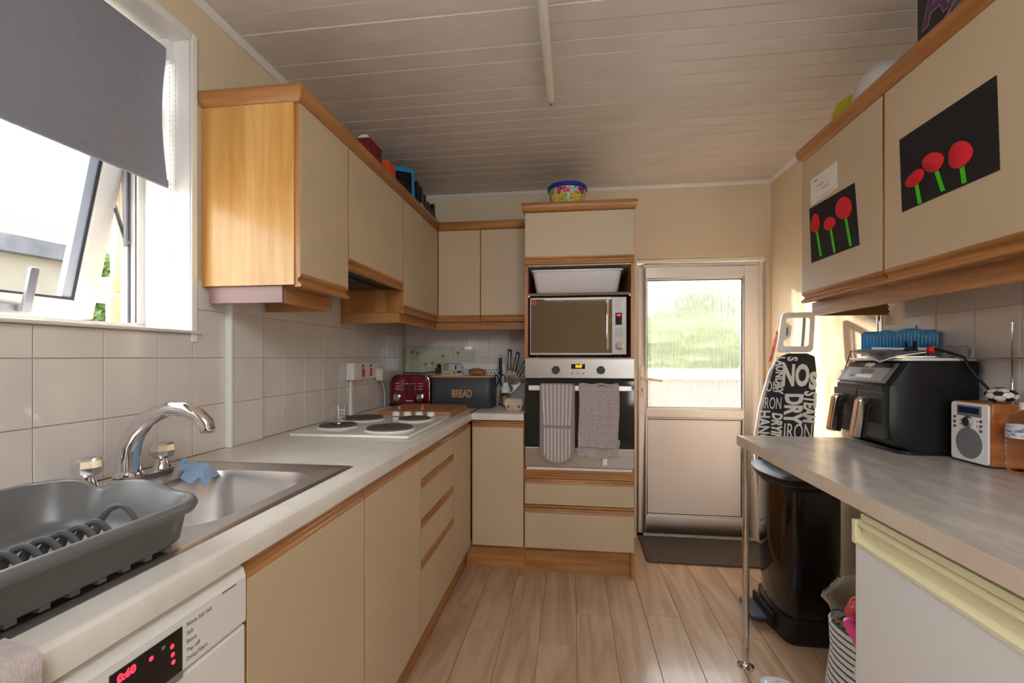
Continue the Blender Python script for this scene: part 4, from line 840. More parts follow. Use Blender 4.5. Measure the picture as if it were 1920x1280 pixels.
# microwave
MWS = mat('silver microwave front', (158, 154, 151), .48, metal=1)
mw = thing('microwave', 'silver microwave with a mirrored door and red clock in the niche', 'microwave', (.03, 2.75, 1.20))
MF = 2.552
part('body', MB().box(-.233, .293, MF+.014, 2.93, 1.212, 1.528), MWS, mw, bevel=.004)
fr_ = part('door_frame', MB().box(-.233, .213, MF, MF+.013, 1.212, 1.222).box(-.233, .213, MF, MF+.013, 1.520, 1.528).box(-.233, -.229, MF, MF+.013, 1.222, 1.520), MWS, mw)
part('mirror_door', MB().box(-.2288, .2125, MF+.001, MF+.013, 1.2222, 1.5198), M['mirror_glass'], mw, 'mirror finished door'); part('door_handle', MB().prism(rrect(.184, .197, 1.236, 1.510, .006, 3), 'Y', MF-.030, MF-.020).box(.186, .195, MF-.020, MF+.001, 1.25, 1.262).box(.186, .195, MF-.020, MF+.001, 1.485, 1.497), M['chrome'], mw, 'upright chrome handle', bevel=.002)
cp = part('control_panel', MB().box(.2135, .293, MF, MF+.013, 1.212, 1.528), MWS, mw, bevel=.002)
part('display', MB().box(.233, .268, MF-.001, MF, 1.375, 1.440), M['black_gloss'], cp); text('clock_digits', '9:08', .014, M['red_led'], cp, (.2505, MF-.0016, 1.427), (1, 0, 0), (0, 0, 1), sx=.85, bold=.0008)
for r_ in range(5):
    for x in (.236, .256, .272): part('touch_mark', MB().box(x-.005, x+.005, MF-.0006, MF+.0003, 1.464+.011*r_, 1.4665+.011*r_), M['print_grey'] if x < .26 else M['print_white'], cp)
for r_ in range(4):
    for x in (.240, .264): part('touch_mark', MB().box(x-.009, x+.009, MF-.0006, MF+.0003, 1.312+.012*r_, 1.315+.012*r_), M['print_grey'], cp)
part('dial', MB().lathe([(.0215, MF), (.0205, MF-.018), (.018, MF-.020), (.001, MF-.020)], (.254, 0, 1.262), 28, 'Y'), M['chrome'], cp, 'silver turning dial')
part('sticker', MB().box(-.227, -.199, MF-.0005, MF+.0008, 1.487, 1.518), mat('red sticker', (190, 30, 44), .4), mw, 'small red sticker')
for x in (-.20, .26): part('foot', MB().lathe([(.014, 1.1965), (.014, 1.2118)], (x, 2.60, 0), 12), M['black_plastic'], mw)
tyb = thing('storage_tray', 'translucent white plastic tray pushed into the niche above the microwave', 'tray', (.02, 2.7, 1.553))
def trr(a, b, z, r=.025): return [(x, y, z) for x, y in rrect(.024-a, .024+a, 2.70-b, 2.70+b, r, 4)]
part('tub', MB().rings([trr(.215, .125, 1.5535), trr(.225, .132, 1.562), trr(.244, .150, 1.672), trr(.253, .158, 1.673), trr(.253, .158, 1.682), trr(.246, .152, 1.682), trr(.222, .128, 1.565), trr(.1, .05, 1.564)]), mat('milky plastic', (226, 222, 224), .3), tyb, smooth=50)
# sweet tub on the tall housing
su = thing('sweet_tub', 'colourful round sweet tub with a blue lid on the tall oven housing', 'tub', (-.03, 2.75, 1.993))
part('bucket', MB().lathe([(.098, 1.9935), (.108, 2.175), (.111, 2.18), (.111, 2.184)], (-.03, 2.76, 0), 40), mottled('printed sweets wrap', [(.30, (60, 30, 130)), (.40, (206, 50, 70)), (.48, (236, 226, 210)), (.56, (70, 180, 130)), (.64, (230, 196, 60)), (.74, (70, 120, 200))], 16, .35, detail=2), su)
part('lid', MB().lathe([(.114, 2.184), (.118, 2.188), (.118, 2.205), (.112, 2.211), (.002, 2.211)], (-.03, 2.76, 0), 40), mat('blue lid', (30, 60, 176), .25), su, 'blue lid')
YL = mat('yellow print', (244, 214, 60), .5)
for k, wd in enumerate(('SWEET', 'SHOP')):
    for a in (-118, -62): A = math.radians(a); text('lettering', wd, .036, YL, su, (-.03+.1075*math.cos(A), 2.76+.1075*math.sin(A), 2.125-.036*k), (-math.sin(A), math.cos(A), 0), (0, 0, 1), sx=.75, depth=.004, bold=.002)
solo('dried_leaf', MB().sheet(lambda a, b: (.105+.11*a, 2.60+.05*(b-.5)*math.sin(PI*min(1, a+.05)), 2.042+.022*a*a+.008*abs(b-.5)), 8, 4, .001), mat('brown dry leaf', (140, 100, 60), .8), 'curled brown paper scrap on the tall housing cornice', 'paper', smooth=60)
# things on the left wall units
TZ = UZ1+.001
gb = thing('gift_box', 'dark red patterned gift box standing on the left wall units', 'box', (-1.0, 2.07, TZ))
part('carton', MB().box(-1.02, -.955, 2.075, 2.215, TZ, 2.245), mottled('dark red print', [(.45, (118, 24, 34)), (.60, (126, 30, 40)), (.72, (196, 150, 110))], 22, .5, detail=3), gb, bevel=.002); part('white_top', MB().hexa([(-1.02, 2.075, 2.2455), (-.955, 2.075, 2.2455), (-.955, 2.215, 2.2455), (-1.02, 2.215, 2.2455), (-1.0, 2.08, 2.262), (-.97, 2.08, 2.262), (-.97, 2.21, 2.262), (-1.0, 2.21, 2.262)]), M['paper'], gb)
solo('paper_bag', MB().sheet(lambda a, b: (-.885-.07*b, 1.86+.20*a, TZ+.07+.04*a-.05*abs(b-.5)+.012*math.sin(14*a+5*b)-.14*max(0, .25-a)), 14, 8, .002), M['paper'], 'crumpled white paper lying in front of the gift box on the wall units', 'paper', smooth=60)
obx = thing('orange_box', 'small bright orange carton between the gift box and the tablet', 'box', (-.97, 2.24, TZ)); part('carton', MB().box(-.99, -.93, 2.245, 2.335, TZ, 2.205), mat('bright orange card', (244, 84, 30), .5), obx, bevel=.002); part('label', MB().box(-.9302, -.9293, 2.29, 2.33, 2.07, 2.15), M['paper'], obx)
tbt = thing('tablet', 'tablet in a chunky blue case propped on the left wall units', 'tablet', (-.93, 2.40, TZ)); RT_ = Matrix.Translation((-.945, 2.47, TZ)) @ Matrix.Rotation(math.radians(32), 4, 'Z') @ Matrix.Rotation(math.radians(-7), 4, 'X')
part('case', MB().prism(rrect(-.072, .072, .001, .285, .022, 5), 'Y', -.012, .012).xf(RT_), mat('bright blue foam', (24, 146, 216), .6), tbt, bevel=.006); part('screen', MB().prism(rrect(-.055, .055, .03, .255, .006, 2), 'Y', -.0135, -.0122).xf(RT_), M['black_gloss'], tbt)
btn = thing('black_tray', 'black plastic carrier holding odds and ends at the corner of the wall units', 'tray', (-.98, 2.72, TZ))
part('side', MB().hexa([(-1.02, 2.60, TZ), (-.89, 2.60, TZ), (-.89, 2.94, TZ), (-1.02, 2.94, TZ), (-1.02, 2.60, 2.235), (-.90, 2.60, 2.235), (-.90, 2.94, 2.115), (-1.02, 2.94, 2.115)]), M['black_plastic'], btn, bevel=.003); part('handle', MB().box(-.935, -.90, 2.915, 2.945, 2.11, 2.205), M['black_plastic'], btn, bevel=.003)
for k in range(5): part('rib', MB().box(-.8895, -.884, 2.62+.064*k, 2.645+.064*k, TZ+.01, 2.205-.022*k), mat('dark blue black', (24, 28, 40), .3), btn)
part('silver_cord', MB().tube([(-.88, 2.60, 2.10), (-.875, 2.66, 2.085), (-.876, 2.72, 2.065), (-.879, 2.80, 2.052)], .004, 6), M['print_white'], btn)
wbk = solo('cable_clip', MB().box(WL+.0005, WL+.02, 1.435, 1.47, 2.06, 2.115).box(WL+.0005, WL+.034, 1.452, 1.470, 2.075, 2.115), M['white_plastic'], 'small white clip on the wall above the golden oak side panel', 'clip', bevel=.002)
# ceiling light
cl = thing('ceiling_light', 'slim white fluorescent tube fitting running along the board ceiling', 'light', (-.09, .9, 2.29))
part('batten', MB().prism(rrect(-.104, -.076, 2.300, CEIL-.0015, .004, 2), 'Y', .55, 1.90), M['white_plastic'], cl); part('tube', MB().lathe([(.017, .57), (.017, 1.915), (.015, 1.93), (.013, 1.955)], (-.09, 0, 2.290), 20, 'Y'), mat('white glass tube', (246, 244, 238), .2), cl, 'unlit white tube'); part('end_cap', MB().lathe([(.012, 1.956), (.012, 1.972), (.008, 1.975)], (-.09, 0, 2.290), 16, 'Y'), M['chrome'], cl)
for y in (1.957, 1.97): part('pin', MB().box(-.092, -.088, y, y+.006, 2.276, 2.281), M['dull_metal'], cl)

# ================================================================ RIGHT HAND SIDE
mt = solo('door_mat', MB().prism([(.437, 3.150), (.432, 2.775), (.445, 2.757), (1.065, 2.757), (1.175, 2.90), (1.185, 3.150)], 'Z', .0008, .011), M['door_mat'], 'grey brown door mat on the planks in front of the back door', 'mat', bevel=.003)
# fridge
fg = thing('fridge', 'white under counter fridge with a cream handle strip under the right worktop', 'fridge', (.93, .88, 0))
FX = .652
part('cabinet', MB().box(FX+.05, 1.20, .60, 1.160, .02, .838), M['appliance'], fg, bevel=.004)
CR = mat('aged cream plastic', (232, 222, 182), .35, coat=.2)
part('door', MB().box(FX, FX+.048, .600, 1.164, .08, .768), M['appliance'], fg, 'glossy white fridge door', bevel=.006)
part('handle_strip', MB().prism([(FX+.048, .769), (FX-.004, .769), (FX-.004, .776), (FX+.008, .784), (FX+.010, .806), (FX-.002, .815), (FX-.002, .822), (FX+.048, .822)], 'Y', .600, 1.150), CR, fg, 'cream scooped handle strip'); part('handle_end_cap', MB().box(FX-.006, FX+.048, 1.1505, 1.166, .769, .824), CR, fg, bevel=.003)
part('top_rim', MB().box(FX+.012, FX+.049, .60, 1.162, .823, .838), CR, fg); part('kick_strip', MB().box(FX+.03, FX+.049, .61, 1.15, .02, .078), CR, fg)
sm = MB()
for k in range(14): y = .905-.012*k*.6+random.uniform(-.006, .006); z = .560-.0065*k; sm.box(FX-.0004, FX+.001, y-.006, y, z, z+random.uniform(.006, .014))
tag(part('scuff_marks', sm, mat('faint grey scuff', (176, 174, 174), .5), fg), kind='stuff')
# pedal bin
bn = thing('pedal_bin', 'tall gloss black pedal bin beyond the end of the right worktop', 'bin', (1.06, 2.22, 0))
def bring(x0, x1, y0, y1, z, bul, r=.03): 
    P = rrect(x0, x1, y0, y1, r, 4); yc = (y0+y1)/2; h_ = (y1-y0)/2
    return [(x-(bul*(1-((y-yc)/h_)**2) if x < (x0+x1)/2 else 0), y, z) for x, y in P]
def dens(P, n=6):
    Q = []
    for i in range(len(P)):
        a, b = P[i], P[(i+1) % len(P)]
        if (Vector(a)-Vector(b)).length > .04: Q += [tuple(Vector(a).lerp(Vector(b), k/n)) for k in range(n)]
        else: Q.append(a)
    return Q
def bring2(x0, x1, y0, y1, z, bul, r=.03):
    P = dens([(x, y, z) for x, y in rrect(x0, x1, y0, y1, r, 4)], 8); yc = (y0+y1)/2; h_ = (y1-y0)/2
    return [(x-(bul*(1-((y-yc)/h_)**2)*max(0, 1-(x-x0)/.1)), y, z) for x, y, z in P]
part('body', MB().rings([bring2(.908, 1.095, 2.045, 2.365, .105, .030), bring2(.902, 1.102, 2.035, 2.380, .36, .032), bring2(.902, 1.102, 2.035, 2.380, .640, .032)]), M['black_gloss'], bn, smooth=50)
part('base', MB().rings([bring2(.898, 1.10, 2.040, 2.370, .0015, .022), bring2(.888, 1.105, 2.030, 2.380, .02, .026), bring2(.898, 1.10, 2.038, 2.372, .1045, .03)]), M['black_plastic'], bn, smooth=50)
part('lid', MB().rings([bring2(.898, 1.104, 2.033, 2.382, .6405, .034), bring2(.878, 1.112, 2.022, 2.396, .682, .045), bring2(.876, 1.113, 2.020, 2.398, .690, .045), bring2(.886, 1.105, 2.035, 2.385, .700, .04), bring2(.92, 1.07, 2.07, 2.33, .705, .03)]), M['black_plastic'], bn, 'flared black lid', smooth=50)
part('lid_seam', MB().rings([bring2(.887, 1.1095, 2.0265, 2.3895, .661, .0405), bring2(.885, 1.1105, 2.0255, 2.3905, .664, .0415)]), M['dull_metal'], bn)
part('pedal', MB().prism(rrect(.795, .878, 2.165, 2.335, .012, 3), 'Z', .030, .046), mat('blue grey pedal', (70, 78, 92), .4), bn, 'blue grey foot pedal', bevel=.005)
part('pedal_recess', MB().box(.857, .869, 2.12, 2.33, .028, .085), M['black_matte'], bn)
# storage basket and contents
bk = thing('storage_basket', 'white fabric storage basket with dark stripes and a rope handle beside the fridge', 'basket', (.97, 1.50, 0))
STR = bpy.data.materials.new('striped canvas'); STR.use_nodes = True; MATS['striped canvas'] = STR
v = coords(STR, (1, 1, 1), rot=(0, 0, 0)); N_, L_, b_ = nodes(STR)
wv = N_.new('ShaderNodeTexWave'); wv.bands_direction = 'Z'; wv.inputs['Scale'].default_value = 15.5; wv.inputs['Distortion'].default_value = .6; wv.inputs['Detail'].default_value = 0; wv.inputs['Detail Scale'].default_value = .35
L_.new(v, wv.inputs['Vector']); rr_ = N_.new('ShaderNodeValToRGB'); rr_.color_ramp.interpolation = 'CONSTANT'
rr_.color_ramp.elements[0].color = srgb(70, 86, 100); rr_.color_ramp.elements[1].position = .22; rr_.color_ramp.elements[1].color = srgb(232, 230, 230)
L_.new(wv.outputs['Fac'], rr_.inputs['Fac']); L_.new(rr_.outputs['Color'], b_.inputs['Base Color']); b_.inputs['Roughness'].default_value = .9
def bkr(r, z, w_=.0): return [(.97+r*math.cos(2*PI*i/36)*(1+w_*math.sin(6*PI*i/36)), 1.50+r*math.sin(2*PI*i/36)*(1+w_*math.cos(4*PI*i/36)), z+.012*math.sin(2*PI*i/36*2+1)*(z > .3)-(.0)) for i in range(36)]
part('canvas', MB().rings([bkr(.165, .001), bkr(.178, .05, .03), bkr(.182, .17, .04), bkr(.172, .28, .03), bkr(.176, .375, .03), bkr(.170, .377, .03), bkr(.166, .28, .03), bkr(.172, .05, .03), bkr(.1, .03)], cap1=True), STR, bk, smooth=70)
part('rope_handle', MB().tube([(.82, 1.43, .315), (.805, 1.425, .305), (.800, 1.40, .295), (.806, 1.37, .297), (.825, 1.345, .305)], .010, 8), mat('white rope', (232, 226, 218), .9), bk, 'white rope handle'); part('eyelet', MB().tube([(.8245+.004*math.cos(a), 1.348+.012*math.cos(a), .306+.013*math.sin(a)) for a in [2*PI*i/12 for i in range(12)]], .003, 6, closed=True), M['dull_metal'], bk)
def blob(c, r, f, n=18): 
    mb = MB(); return mb.rings([[(c[0]+r[0]*math.sin(t)*math.cos(2*PI*i/n)*(1+f*math.sin(5*i+t*7)), c[1]+r[1]*math.sin(t)*math.sin(2*PI*i/n)*(1+f*math.cos(3*i+t*5)), c[2]-r[2]*math.cos(t)) for i in range(n)] for t in [.12+k*(PI-.24)/12 for k in range(13)]])
solo('clear_plastic_bag', blob((.880, 1.475, .470), (.128, .10, .085), .09), M['film'], 'crinkled clear plastic bag bulging out of the striped basket', 'bag', smooth=25)
bt = thing('pink_bottle', 'bright pink plastic bottle poking out of the striped basket', 'bottle', (.86, 1.48, .36)); RB = Matrix.Translation((.832, 1.43, .345)) @ Matrix.Rotation(-.42, 4, 'Y')
part('bottle', MB().lathe([(.018, 0), (.019, .02), (.016, .05), (.019, .08), (.020, .10), (.014, .112), (.004, .115)], (0, 0, 0), 16).xf(RB), mat('bright pink plastic', (250, 86, 150), .3), bt)
solo('red_packet', blob((.842, 1.47, .445), (.040, .028, .05), .05), mottled('red wrapper', [(.4, (206, 44, 54)), (.6, (236, 110, 104))], 20, .3), 'crumpled red packet behind the pink bottle in the striped basket', 'packet', smooth=40)
solo('lilac_wrapper', MB().sheet(lambda a, b: (.822+.13*a, 1.392+.05*a*b, .355+.075*b-.03*a+.012*math.sin(6*a+3*b)), 10, 8, .0015), mat('lilac film', (222, 178, 206), .25), 'lilac plastic wrapper folded over the rim of the striped basket', 'wrapper', smooth=30)
solo('blue_packet', blob((.945, 1.44, .445), (.05, .03, .03), .05), mat('pale blue wrapper', (140, 190, 206), .3), 'pale blue packet inside the clear bag in the striped basket', 'packet', smooth=40)
# white step stool / scales on the floor
ws = thing('pet_feeder', 'low white plastic tray with an oval hollow on the floor before the basket', 'tray', (.716, 1.60, 0))
def wsr(d, z): return [(x, y, z) for x, y in rrect(.655+d, .776-d, 1.44+d, 1.765-d, .045-d*.4, 5)]
part('tray', MB().rings([wsr(.012, .001), wsr(0, .012), wsr(.004, .05), wsr(.016, .058), wsr(.024, .058)]), mat('glossy white plastic', (236, 240, 244), .15, coat=.3), ws, smooth=50)
part('oval_rim', MB().rings([[(.716+.042*f*math.cos(2*PI*i/32), 1.60+.115*f*math.sin(2*PI*i/32), z) for i in range(32)] for f, z in ((1, .0585), (.99, .068), (.9, .072), (.8, .064), (.6, .0605), (.1, .0595))]), mat('glossy white plastic', (236, 240, 244), .15), ws, smooth=60)
part('ridge', MB().box(.690, .708, 1.655, 1.70, .060, .0745), mat('glossy white plastic', (236, 240, 244), .15), ws, bevel=.006)
# air fryer, front towards the left (-x)
af = thing('air_fryer', 'big black dual drawer air fryer with two chrome handles on the right worktop', 'air fryer', (1.12, 1.73, WT))
AY0, AY1 = 1.585, 1.882
def afp(d, e=0): return [(1.045+d, WT+.012), (.992+d, WT+.045), (.980+d, WT+.09), (.982+d, WT+.215), (.990+d, WT+.222), (1.035+d, WT+.290), (1.05+d, WT+.296), (1.235, WT+.296), (1.240, WT+.285), (1.240, WT+.012)]
def afr(y, d): return [(x, y, z) for x, z in afp(d)]
BP_ = mat('satin black plastic', (22, 22, 22), .36)
part('body', MB().rings([afr(AY0, .030), afr(AY0+.006, .012), afr(AY0+.025, 0), afr(AY1-.025, 0), afr(AY1-.006, .012), afr(AY1, .030)]), BP_, af, smooth=30)
part('base', MB().prism(rrect(1.03, 1.235, AY0+.01, AY1-.01, .03, 4), 'Z', WT+.0008, WT+.0118), M['black_plastic'], af)
SLN = Vector((-.068, 0, .045)).normalized()   # outward normal of the sloping panel
def slope(y, t, o): x = .990+.045*t; z = WT+.222+.068*t; return (x+SLN.x*o, y, z+SLN.z*o)
def slab(y0, y1, t0, t1, o0, o1): return MB().hexa([slope(y0, t0, o0), slope(y1, t0, o0), slope(y1, t1, o0), slope(y0, t1, o0), slope(y0, t0, o1), slope(y1, t0, o1), slope(y1, t1, o1), slope(y0, t1, o1)])
part('fascia', slab(AY0+.022, AY1-.012, .02, .98, .0003, .0030), mat('dark slate fascia', (84, 90, 98), .25, coat=.3), af, 'slate grey sloping fascia', bevel=.001)
part('logo_band', slab(AY0+.035, AY1-.02, .76, .97, .0031, .0036), M['black_gloss'], af)
pn = part('touch_panel', slab(AY0+.045, AY1-.032, .10, .72, .0031, .0042), mat('silver touch panel', (150, 152, 158), .22, metal=.5), af, 'silver touch panel', bevel=.001)
part('screen', slab(1.70, 1.765, .46, .66, .0043, .0047), mat('grey lcd', (84, 88, 92), .2), pn); part('start_button', slab(1.69, 1.775, .22, .38, .0043, .0048), mat('pale button', (226, 220, 200), .4), pn)
for y in (1.66, 1.80): part('touch_ring', slab(y-.012, y+.012, .24, .36, .0043, .0046), M['print_grey'], pn)
text('logo', 'NINJA', .020, M['print_white'], af, slope(1.742, .865, .0040), (0, -1, 0), (.045, 0, .068), sx=.9, bold=.0006, shear=.1)
for y0, y1 in ((AY0+.012, 1.729), (1.735, AY1-.012)):
    yc = (y0+y1)/2; dw_ = part('drawer', MB().prism([(.990, WT+.052), (.976, WT+.095), (.977, WT+.198), (.994, WT+.200), (.994, WT+.052)], 'Y', y0, y1), mat('charcoal black drawer', (36, 35, 34), .42), af, bevel=.004)
    part('handle', MB().prism([(.945, WT+.042), (.919, WT+.046), (.938, WT+.168), (.950, WT+.178), (.976, WT+.180), (.976, WT+.158), (.960, WT+.152)], 'Y', yc-.015, yc+.015), mat('polished handle', (206, 196, 188), .12, metal=1), dw_, 'chrome pull handle', bevel=.005)
    part('handle_back', MB().prism([(.946, WT+.044), (.956, WT+.044), (.968, WT+.148), (.9765, WT+.150), (.9765, WT+.160), (.962, WT+.153)], 'Y', yc-.017, yc+.017), M['black_plastic'], dw_)
vn = MB()
for k in range(36): vn.box(1.07+k*.0045, 1.0722+k*.0045, AY0-.0008, AY0+.004, WT+.279, WT+.288)
tag(part('vent_slots', vn, M['black_matte'], af), kind='stuff')
AT = WT+.2965
wtr = thing('white_tray', 'flat white serving tray lying on top of the air fryer', 'tray', (1.12, 1.73, AT)); part('tray', MB().prism(rrect(1.035, 1.250, 1.595, 1.885, .015, 3), 'Z', AT+.0005, AT+.010), M['white_plastic'], wtr, bevel=.003)
T2 = AT+.0108
MAG = mottled('printed magazine cover', [(.3, (60, 58, 62)), (.5, (120, 116, 116)), (.7, (196, 188, 180))], 26, .35, detail=3)
mg = thing('magazine', 'open grey magazine drooping over the front of the air fryer', 'magazine', (1.08, 1.72, T2))
def mgf(o, s_):
    def f(a, b): x = 1.018+.085*b; y = 1.60+.232*a; d = abs(a-.28); return (x-.012*(a > .1)*math.sin(PI*min(1, a*1.2)), y, T2+o+.016*d+.010*(a > .28)*(a-.28)+.012*b*s_-(.016*(1-b)**3*max(0, 1-d*4)))
    return f
part('pages', MB().sheet(mgf(.003, 1), 18, 8, .004), M['paper'], mg, smooth=60); part('cover', MB().sheet(mgf(.0085, 1), 18, 8, .0015), MAG, mg, smooth=60)
solo('letter', MB().sheet(lambda a, b: (1.19+.06*b, 1.42+.22*a, T2-.002+.003*a+.002*math.sin(5*a)), 8, 3, .002), mat('grey paper', (140, 126, 116), .7), 'grey paper sticking out over the right end of the air fryer', 'paper')
fb = thing('file_basket', 'translucent blue plastic basket standing on the air fryer by the wall', 'basket', (1.17, 1.80, T2+.002))
BL = mat('translucent blue plastic', (14, 132, 190), .25, coat=.3)
A_, B_ = Vector((1.068, 1.865, 0)), Vector((1.232, 1.735, 0)); dirv = (B_-A_).normalized(); nrm = Vector((dirv.y, -dirv.x, 0)); Z0 = T2+.006
def fbf(uu, vv):
    p = A_.lerp(B_, uu); bmp = lambda t0, t1, hh: hh*math.sqrt(max(0, math.sin(PI*(uu-t0)/(t1-t0)))) if t0 < uu < t1 else 0; h_ = .084+bmp(.24, .46, .010)+bmp(.5, .84, .013)
    r_ = .0016*math.sin(uu*2*PI*22)*(vv < .8); q_ = p+nrm*(-r_+.006*(1-vv)*-1); return (q_.x, q_.y, Z0+h_*vv)
part('front', MB().sheet(fbf, 132, 8, .0022), BL, fb, smooth=60)
C_ = A_-nrm*.05; D_ = B_-nrm*.05
def sidef(P, Q, hh):
    def f(uu, vv): p = P.lerp(Q, uu); return (p.x, p.y, Z0+hh*vv)
    return f
part('side', MB().sheet(sidef(A_, C_, .084), 2, 2, .0022), BL, fb); part('side', MB().sheet(sidef(B_, D_, .084), 2, 2, .0022), BL, fb); part('back', MB().sheet(sidef(C_, D_, .092), 2, 2, .0022), BL, fb); part('floor', MB().poly([tuple(A_+Vector((0, 0, Z0))), tuple(B_+Vector((0, 0, Z0))), tuple(D_+Vector((0, 0, Z0))), tuple(C_+Vector((0, 0, Z0)))]), BL, fb)
pp = A_.lerp(B_, .50)-nrm*.025
for k, (t0, t1, hh, m_) in enumerate(((.30, .72, .112, M['paper']), (.34, .74, .108, mottled('navy print', [(.45, (40, 56, 96)), (.6, (220, 220, 224))], 16, .5)))):
    a, b = A_.lerp(B_, t0)-nrm*(.02+.014*k), A_.lerp(B_, t1)-nrm*(.02+.014*k); solo('leaflet', MB().sheet(sidef(a, b, hh), 2, 2, .0025), m_, ('white leaflet standing foremost in the blue basket', 'navy printed leaflet standing behind the white one in the blue basket')[k], 'leaflet')
bp_ = thing('adapter_plug', 'black three pin adapter plug lying in front of the blue basket', 'plug', (1.16, 1.735, T2+.012)); part('body', MB().box(1.122, 1.172, 1.70, 1.745, T2+.006, T2+.034), M['black_plastic'], bp_, bevel=.005)
for y, x in ((1.735, 1.135), (1.735, 1.160), (1.712, 1.148)): part('pin', MB().box(x-.003, x+.003, y-.003, y+.003, T2+.0342, T2+.056), M['black_plastic'], bp_)
rc = thing('red_connector', 'small red and white plastic connector beside the black plug', 'connector', (1.18, 1.675, T2+.01)); part('red_cap', MB().rings([[(1.172+r*math.cos(a), 1.674+r*math.sin(a), z) for a in [2*PI*i/12 for i in range(12)]] for r, z in ((.008, T2+.014), (.014, T2+.022), (.013, T2+.036), (.006, T2+.040))]), mat('red plastic', (236, 50, 40), .3), rc); part('white_lead', MB().tube([(1.165, 1.684, T2+.03), (1.14, 1.715, T2+.030), (1.09, 1.76, T2+.032), (1.06, 1.79, T2+.034)], .004, 6), M['white_plastic'], rc)
solo('clear_packet', MB().rings([[(1.215+.025*f*math.cos(2*PI*i/16)*1.0, 1.635+.042*f*math.sin(2*PI*i/16), z+.002*math.sin(4*i)) for i in range(16)] for f, z in ((.85, T2+.003), (1, T2+.010), (1, T2+.026), (.8, T2+.036), (.3, T2+.038))]), M['clear_plastic'], 'clear blister packet at the back of the air fryer top', 'packet', smooth=30)
solo('power_cable', MB().tube([(1.170, 1.668, T2+.030), (1.185, 1.63, T2+.018), (1.195, 1.580, T2+.002), (1.203, 1.573, T2-.030), (1.215, 1.555, T2-.062), (1.232, 1.53, T2-.105), (1.244, 1.50, T2-.122)], .0042, 8), M['black_plastic'], 'black cable trailing from the air fryer top down behind the radio', 'cable', smooth=70)
# radio
rd = thing('radio', 'wood cased radio with a white front and round grey speaker by the air fryer', 'radio', (1.2, 1.495, WT))
RX_, RY0, RY1, RZ0, RZ1 = 1.142, 1.428, 1.560, WT+.004, WT+.180
part('case', MB().box(RX_+.006, 1.252, RY0, RY1, RZ0, RZ1), wood('orange veneer', (150, 80, 34), (172, 98, 44), (186, 112, 56), 'X', .3), rd, bevel=.006); part('feet', MB().box(RX_+.02, 1.24, RY0+.01, RY1-.01, WT+.0006, RZ0), M['black_plastic'], rd)
fp = part('front_panel', MB().prism(rrect(RY0+.003, RY1-.003, RZ0+.003, RZ1-.003, .009, 4), 'X', RX_, RX_+.006), mat('white radio front', (238, 234, 230), .35), rd, 'white front panel', bevel=.002)
part('speaker_cloth', MB().lathe([(.0445, RX_-.0008), (.0455, RX_+.001)], (0, 1.494, WT+.060), 40, 'X'), mottled('grey speaker cloth', [(.4, (112, 112, 114)), (.6, (128, 128, 130))], 300, .9), fp)
sc_ = part('display', MB().box(RX_-.001, RX_+.001, 1.452, 1.534, WT+.138, WT+.169), mat('grey bezel', (120, 122, 126), .35), fp); part('screen', MB().box(RX_-.0018, RX_-.0009, 1.459, 1.528, WT+.147, WT+.164), mat('navy lcd', (30, 40, 86), .15, coat=.4), sc_); part('name_plate', MB().box(RX_-.0016, RX_-.0009, 1.482, 1.505, WT+.1400, WT+.1425), M['print_grey'], sc_)
dl = part('tuning_dial', MB().lathe([(.0165, RX_), (.0165, RX_-.006), (.013, RX_-.010), (.002, RX_-.010)], (0, 1.493, WT+.122), 28, 'X'), M['chrome'], fp, 'chrome tuning dial')
for y in (1.541, 1.452):
    for z in (.104, .118, .132): part('button', MB().lathe([(.0044, RX_), (.0038, RX_-.003), (.001, RX_-.003)], (0, y, WT+z-(0 if y > 1.5 else .004)), 12, 'X'), M['dull_metal'], fp)
for y in (1.522, 1.466):
    for z in (.113, .126): part('indicator', MB().lathe([(.0024, RX_-.0006), (.002, RX_-.0012)], (0, y, WT+z), 8, 'X'), M['print_grey'], fp)
an = part('antenna', MB().lathe([(.003, RZ1-.004), (.003, RZ1+.075), (.0022, RZ1+.076), (.0022, RZ1+.155), (.0016, RZ1+.156), (.0016, RZ1+.222), (.0034, RZ1+.223), (.0034, RZ1+.229)], (1.246, 1.485, 0), 10), M['chrome'], rd, 'telescopic antenna')
fbm = thing('toy_football', 'squashed white toy football with dark patches on top of the radio', 'ball', (1.20, 1.462, RZ1))
bmx = bmesh.new(); bmesh.ops.create_icosphere(bmx, subdivisions=4, radius=1)
gold = (1+5**.5)/2; ICO = [Vector(q).normalized() for q in [(0, a, b*gold) for a in (1, -1) for b in (1, -1)]+[(a, b*gold, 0) for a in (1, -1) for b in (1, -1)]+[(a*gold, 0, b) for a in (1, -1) for b in (1, -1)]]
RI = Matrix.Rotation(.5, 3, 'X') @ Matrix.Rotation(.4, 3, 'Z'); ICO = [RI @ q for q in ICO]
BC = Vector((1.200, 1.462, RZ1+.0215)); 
def bsq(p): return Vector((BC.x+p.x*.033, BC.y+p.y*.038, BC.z+(p.z*.0225 if p.z > -.9 else -.0203)))
mbw, mbk = MB(), MB()
for f in bmx.faces:
    c_ = f.calc_center_median().normalized(); dk = max(c_.dot(q) for q in ICO) > .945
    (mbk if dk else mbw).poly([tuple(bsq(q.co*(1.004 if dk else 1))) for q in f.verts])
bmx.free()
part('white_skin', mbw, mat('white foam skin', (232, 226, 218), .6), fbm, smooth=80); part('dark_patches', mbk, mat('dark violet patch', (34, 20, 44), .6), fbm, 'dark five sided patches', smooth=80)
ln = MB()
for i in range(12):
    for j in range(i):
        if ICO[i].dot(ICO[j]) > .4:
            ps = [tuple(bsq(ICO[i].slerp(ICO[j], t)*1.006)) for t in [.28+.44*k/5 for k in range(6)]]; ln.tube(ps, .0007, 5)
